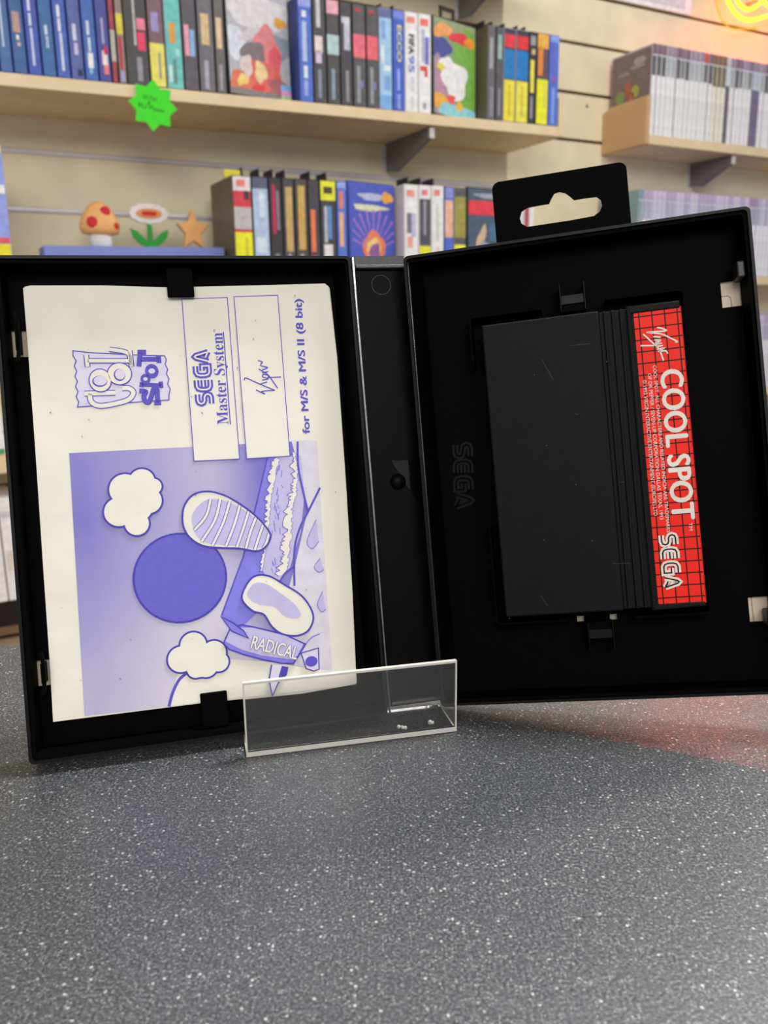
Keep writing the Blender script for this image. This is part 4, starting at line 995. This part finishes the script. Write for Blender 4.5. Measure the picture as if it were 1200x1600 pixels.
for k, (lab, col) in enumerate([('pale lilac case seen through the lower end of the hang tab slot', (206, 200, 218)), ('red case seen through the hang tab slot', (170, 70, 76)), ('white case seen through the slot of the hang tab, beside the wall', (222, 220, 232))]):
    game(lab, SEC, ax_ + .0015 + .0135*k, ax_ + .0145 + .0135*k, OL-.004, second_z(ax_)+.0006, .1765, .130, 'w', col)

# right hand rows of thin cases
def thin_row(group, a_start, a_end, z, h, o_front, seed, style, where):
    rnd = random.Random(seed); a = a_start; k = 0; proto = {}
    while a < a_end:
        k += 1
        w = .0148
        kind = style(k, rnd)
        if kind not in proto:
            shellc, topc, midc, lowc, split = kind
            t = thing('thin_game_case', None, 'game case', None, group)
            mb = MB(); mb.box(.0004, w-.0004, .0008, .134, .0002, h, C(*shellc)); mb.build('shell', t, bevel=.0010, segs=1)
            mb = MB()
            mb.box(.0012, w-.0012, .0, .0009, .001, h*(1-split), C(*lowc))
            mb.box(.0016, w-.0030, .0, .0009, h*(1-split)+.0002, h*.885, C(*midc))
            mb.box(.0012, w-.0012, .0, .0009, h*.885+.0004, h*.997, C(*topc))
            mb.box(.0012, w-.0012, -.0003, .0009, h*.872, h*.885, C(205, 205, 210))
            mb.box(w-.0030, w-.0016, -.0002, .0009, h*(1-split)+.0002, h*.872, C(206, 204, 206))
            mb.box(.0052, .0070, -.0002, .0001, h*.25, h*(1-split)-.02, C(*[int(c*.95) for c in lowc]))
            mb.build('spine_label', t)
            proto[kind] = t; o = t
        else:
            s = proto[kind]; o = s.copy(); COL.objects.link(o)
            for ch in list(s.children):
                c = ch.copy(); COL.objects.link(c); c.parent = o
        o.matrix_world = wall_matrix(a + .0002, o_front + rnd.uniform(-.0015, .001), z + .0003)
        tag(o, where(k, kind), 'game case', group)
        a += w + .0006
def style_a(k, rnd):
    if 14 <= k <= 16: return ((150, 140, 130), (130, 92, 70), (110, 100, 70), (222, 216, 200), .36)
    if k == 17: return ((60, 56, 64), (190, 186, 190), (190, 204, 212), (96, 88, 100), .33)
    if k in (23, 24): return ((110, 100, 116), (150, 130, 150), (176, 188, 196), (112, 100, 130), .33)
    if k == 12: return ((150, 140, 150), (196, 80, 70), (100, 96, 100), (224, 222, 220), .33)
    return [((160, 150, 160), (118, 92, 106), (84, 86, 88), (226, 224, 224), .34), ((172, 164, 172), (132, 106, 124), (120, 122, 124), (228, 226, 226), .33), ((190, 186, 190), (150, 128, 150), (160, 166, 170), (222, 221, 224), .335)][rnd.randrange(3) if k > 3 else 0]
def where_a(k, kind):
    low = kind[3]
    c = 'dark plum' if low[0] < 105 else 'violet grey' if low[0] < 130 else 'cream footed' if low[2] < 210 else 'red topped white' if kind[1] == (196, 80, 70) else 'white footed'
    return '%s thin game case, %s from the tan end panel under the neon sign' % (c, ordinal(k))
thin_row('thin white game cases under the neon sign', 1.5515+.0012, 2.12, RZ, .1965, OR_-.004, 3, style_a, where_a)
def style_b(k, rnd):
    if k == 1: return ((120, 146, 150), (120, 146, 156), (130, 156, 160), (150, 170, 172), .34)
    return [((150, 150, 200), (176, 160, 186), (166, 164, 182), (226, 224, 232), .34), ((140, 144, 200), (160, 130, 150), (150, 154, 168), (230, 228, 234), .34), ((170, 166, 206), (196, 184, 206), (190, 190, 206), (224, 222, 230), .34)][rnd.randrange(3)]
def where_b(k, kind):
    return ('teal' if k == 1 else 'lilac topped') + ' thin game case, %s in the row starting behind the hang tab' % ordinal(k)
thin_row('lilac topped thin game cases behind the open case', 1.5317, 2.10, R2Z, .1950, OR_-.004, 7, style_b, where_b)
def style_c(k, rnd): return style_b(k+3, rnd)
def where_c(k, kind): return 'blue topped white case on the lowest shelf, %s in its row' % ordinal(k)
thin_row('thin game cases on the lowest shelf', 1.935, 2.08, R3Z, .1950, OR_-.004, 11, style_c, where_c)
# front picture of the first thin case, facing the end panel
mb = MB()
def pic_e(m):
    for (y, z, ry, rz, c) in ((.04, .170, .02, .008, (150, 140, 138)), (.045, .158, .025, .004, (140, 130, 128)), (.09, .150, .02, .004, (136, 124, 122)), (.05, .105, .012, .014, (150, 150, 60)), (.075, .115, .010, .018, (160, 84, 60)), (.10, .10, .016, .014, (110, 136, 70)), (.065, .095, .012, .012, (150, 90, 70))):
        n = 18
        m.add([(-.0009, y + ry*math.cos(2*math.pi*i/n), z + rz*math.sin(2*math.pi*i/n)) for i in range(n)], [tuple(range(n))], C(*c))
mb.box(-.0007, -.0002, .004, .130, .004, .192, C(108, 92, 90)); pic_e(mb)
first = [o for o in bpy.data.objects if o.get('label') and 'first from the tan end panel' in o['label']][0]
o = mb.build('printed_front', first)
# stock on the low shelf at the left edge
LOWG = 'white cases on the low shelves at the far left'
z_lo = -.3132
game('white case with a green foot above the low shelf at the left edge', LOWG, .060, .0941, OL-.004, LLZ+.0005, .1765, .130, 'w', (232, 232, 228), [(.95, 1.0, (50, 140, 90))])
game('white case under the low shelf at the left edge, nearer the open case', LOWG, .072, .096, OL-.004, z_lo+.0005, .182, .130, 'w', (228, 226, 224), [(.12, .18, (190, 190, 196))], [(.2, .6, .5, .7, (206, 196, 180))])
game('white case under the low shelf, cut by the left edge of the photo', LOWG, .030, .072-.001, OL-.004, z_lo+.0005, .182, .130, 'w', (226, 226, 228), [(.14, .2, (196, 196, 200))], [(.2, .6, .6, .9, (206, 206, 210))])
mb = MB(); mb.box(-.5, .35, -.20, -.0005, -.042, 0, mat((30, 28, 30), .4, .4))
o = mb.build('black_shelf', matrix=wall_matrix(0, 0, z_lo)); tag(o, 'black edged low shelf at the far left under the white cases', 'shelf', 'wall shelves')

# ------------------------------------------------------------------ toys, box, poster, neon
LAV = mat((128, 142, 206), .5, .4, .05, 40)
za = second_z(.35)
ledge_h = .2827 - za
ledge_h = max(ledge_h, .02)
mb = MB(); L0, L1 = .1911, .5039
mb.box(0, L1-L0, -.035, .035, .001, ledge_h, LAV)
o = mb.build('display_ledge', matrix=wall_matrix(L0, .12, za, roll=-TL), bevel=.001); tag(o, 'lavender blue ledge carrying the toy mushroom, flower and star', 'display ledge')
def ledge_z(a): return za + ledge_h + (a-L0)*math.tan(TL) + .0004
TOYS = 'little toys on the lavender ledge'
am = .2907; af = .3772; as_ = .4563
PEACH = mat((240, 180, 110), .5, .4, .05, 50); TOYR = mat((206, 34, 44), .45, .4); TOYW = mat((232, 228, 222), .5, .4); TOYG = mat((40, 160, 50), .5, .4); TOYO = mat((232, 150, 80), .5, .4)
t = thing('toy_mushroom', 'peach toy mushroom with red dots and a white stem on the lavender ledge', 'toy', wall_matrix(am, .12, ledge_z(am)), TOYS)
mb = MB(); mb.rings([[(r_*math.cos(2*math.pi*k/24), .6*r_*math.sin(2*math.pi*k/24), z) for k in range(24)] for r_, z in ((.015, 0), (.019, .004), (.019, .018), (.017, .026))], TOYW, True, True, True); mb.build('stem', t)
mb = MB(); prof = ((.018, .020), (.031, .023), (.035, .032), (.033, .044), (.026, .058), (.016, .071), (.006, .077))
mb.rings([[(r_*math.cos(2*math.pi*k/28), .5*r_*math.sin(2*math.pi*k/28), z) for k in range(28)] for r_, z in prof], PEACH, True, True, True); mb.build('cap', t)
for (x, z, r_) in ((-.0145, .041, .0095), (.009, .060, .0085), (.0255, .036, .0055)):
    mb = MB()
    y0 = -.5*math.sqrt(max(1e-6, (.034 if z < .045 else .0245)**2 - x*x)) - .0015
    mb.rings([[(x + q*r_*math.cos(2*math.pi*k/20), yy, z + q*r_*math.sin(2*math.pi*k/20)) for k in range(20)] for q, yy in ((1, y0+.008), (1, y0+.001), (.7, y0-.0006))], TOYR, False, True); mb.build('dot', t)
t = thing('toy_flower', 'toy flower with oval white petals, orange centre and green leaves on the lavender ledge', 'toy', wall_matrix(af, .12, ledge_z(af)), TOYS)
mb = MB(); mb.box(-.004, .004, -.004, .004, .0, .042, TOYG); mb.build('stem', t, bevel=.001)
for s in (1, -1):
    mb = MB(); mb.prism([(s*.003, .001), (s*.018, .006), (s*.030, .018), (s*.034, .033), (s*.022, .028), (s*.010, .016), (s*.003, .012)], -.003, .003, TOYG); mb.build('leaf', t, recalc=True, bevel=.0006)
mb = MB(); mb.prism([(.035*math.cos(2*math.pi*k/32)*(1+.06*math.cos(12*2*math.pi*k/32)), .059 + .0175*math.sin(2*math.pi*k/32)*(1+.06*math.cos(12*2*math.pi*k/32))) for k in range(32)], -.004, .004, TOYW); mb.build('petals', t, recalc=True, bevel=.0006)
mb = MB(); mb.prism([(.023*math.cos(2*math.pi*k/24), .059 + .0085*math.sin(2*math.pi*k/24)) for k in range(24)], -.0055, -.0038, TOYO)
mb.prism(rrect(-.0125, .0125, .0555, .0625, .002), -.0065, -.0050, TOYR); mb.build('centre', t, recalc=True)
t = thing('toy_star', 'plain peach toy star standing at the end of the lavender ledge', 'toy', wall_matrix(as_, .12, ledge_z(as_)), TOYS)
mb = MB(); pts = []
for k in range(10):
    r_ = .0385 if k % 2 == 0 else .0185
    tt = math.pi/2 + math.pi*k/5; pts.append((r_*.85*math.cos(tt), .0355*1.0 + r_*math.sin(tt)))
zmin = min(p[1] for p in pts); pts = [(p[0], p[1]-zmin) for p in pts]
mb.prism(pts, -.006, .006, PEACH); mb.build('star_body', t, recalc=True, bevel=.0025)
# blue and yellow box at the left edge
bz = second_z(.1); bw = .137; bh = .4284 - second_z(.1)
t = thing('game_box', 'tall blue and yellow box cut by the left edge, left of the lavender ledge', 'box', wall_matrix(bw-.14, OL-.006, bz+.0006))
BB = (134, 150, 214)
mb = MB(); mb.box(0, .14, .0003, .05, 0, bh, C(*BB)); mb.build('carton', t, bevel=.0008)
mb = MB()
for (f0, f1, c) in ((0, .06, (236, 196, 40)), (.29, .36, (232, 232, 240)), (.68, .73, (206, 80, 90)), (.73, 1.0, (240, 204, 30))):
    mb.box(.001, .139, -.0002, .0004, bh*(1-f1)+.0005, bh*(1-f0)-.0005, C(*c))
for k in range(5): mb.poly([(.118+.004*k, .006), (.1195+.004*k, .006), (.1195+.004*k, .030), (.118+.004*k, .030)], -.0004, C(150, 120, 30))
mb.build('printed_front', t)
# poster above the right row
t = thing('wall_poster', 'pale grey framed sheet on the wall at the top edge, left of the neon sign', 'poster', wall_matrix(1.5518 - .02, .001, .8993))
pw = 1.8149 - (1.5518 - .02)
mb = MB(); mb.box(0, pw, -.004, 0, 0, .21, C(226, 226, 228)); mb.build('frame', t, bevel=.0005)
mb = MB(); mb.box(.012, pw-.022, -.0052, -.0038, .012, .198, C(190, 192, 200)); mb.build('sheet', t)
# neon sign
nm = bpy.data.materials.new('neon_yellow'); nm.use_nodes = True
nt = nm.node_tree; nt.nodes.remove(nt.nodes['Principled BSDF'])
em = nt.nodes.new('ShaderNodeEmission'); em.inputs[0].default_value = (1.0, .50, .030, 1); em.inputs[1].default_value = 3.2
nt.links.new(em.outputs[0], nt.nodes['Material Output'].inputs[0])
nr = bpy.data.materials.new('added_neon_red'); nr.use_nodes = True
nt = nr.node_tree; nt.nodes.remove(nt.nodes['Principled BSDF'])
em = nt.nodes.new('ShaderNodeEmission'); em.inputs[0].default_value = (1.0, .13, .055, 1); em.inputs[1].default_value = 420.0
nt.links.new(em.outputs[0], nt.nodes['Material Output'].inputs[0])
NX, NZ = 1.872, .9353
t = thing('neon_sign', 'glowing yellow neon sign on the wall at the upper right corner', 'neon sign', wall_matrix(NX, .03, NZ))
AC = mat((236, 150, 60), .3, .5)
ne = bpy.data.materials.new('acrylic_edge_glow'); ne.use_nodes = True  # emission stands for the neon's light caught in the backboard edge
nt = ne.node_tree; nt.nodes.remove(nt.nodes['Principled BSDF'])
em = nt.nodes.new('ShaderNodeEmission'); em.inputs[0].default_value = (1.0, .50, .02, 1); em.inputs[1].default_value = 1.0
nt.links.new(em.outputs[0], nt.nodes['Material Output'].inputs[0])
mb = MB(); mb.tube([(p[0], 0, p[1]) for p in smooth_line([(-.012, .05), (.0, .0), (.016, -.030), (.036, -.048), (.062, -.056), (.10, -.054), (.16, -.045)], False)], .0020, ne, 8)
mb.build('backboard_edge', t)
P0 = [(1.9065, .9404), (1.9201, .9245), (1.9432, .9099), (1.9755, .9022), (2.0141, .9075), (2.072, .9246)]
P1 = [(1.9392, .9451), (1.955, .9325), (1.9823, .9273), (2.0082, .9355), (2.0357, .9531), (2.0538, .9481), (2.0774, .9407)]
def nl(P): return [(p[0]-NX, -.008, p[1]-NZ) for p in P]
q0 = [(p[0], p[2]) for p in nl(P0)]; q1 = [(p[0], p[2]) for p in nl(P1)]
q0 = [(q0[0][0]-.004, q0[0][1]+.10), (q0[0][0]-.008, q0[0][1]+.05)] + q0 + [(q0[-1][0]+.05, q0[-1][1]-.01)]
q1 = [(q1[0][0]+.012, q1[0][1]+.07), (q1[0][0]-.006, q1[0][1]+.03)] + q1 + [(q1[-1][0]+.05, q1[-1][1]-.005)]
for q, m_ in ((q0, nm), (q1, nm)):
    mb = MB(); mb.tube([(p[0], -.008, p[1]) for p in smooth_line(q)], .0046, m_, 10); mb.build('neon_tube', t)
mb = MB(); mb.tube([(p[0], -.008, p[1]) for p in smooth_line([(.02, .13), (.10, .17), (.20, .13), (.26, .18), (.32, .12)])], .0055, nr, 10)  # unseen red tube, added for the red glow on the counter
o = mb.build('neon_tube', t); o['label'] = 'unseen red tube added for the glow on the counter'
mb = MB(); mb.box(-.03, .40, .004, .008, .085, .24, mat((16, 14, 14), .6, .2)); mb.build('spill_shield', t)  # unseen dark board added to keep the red tube's light off the wall
for x, z in ((.03, .02), (.15, .02)):
    mb = MB(); mb.tube([(x, .029, z), (x, -.004, z)], .004, AC, 8); mb.build('stand_off', t)
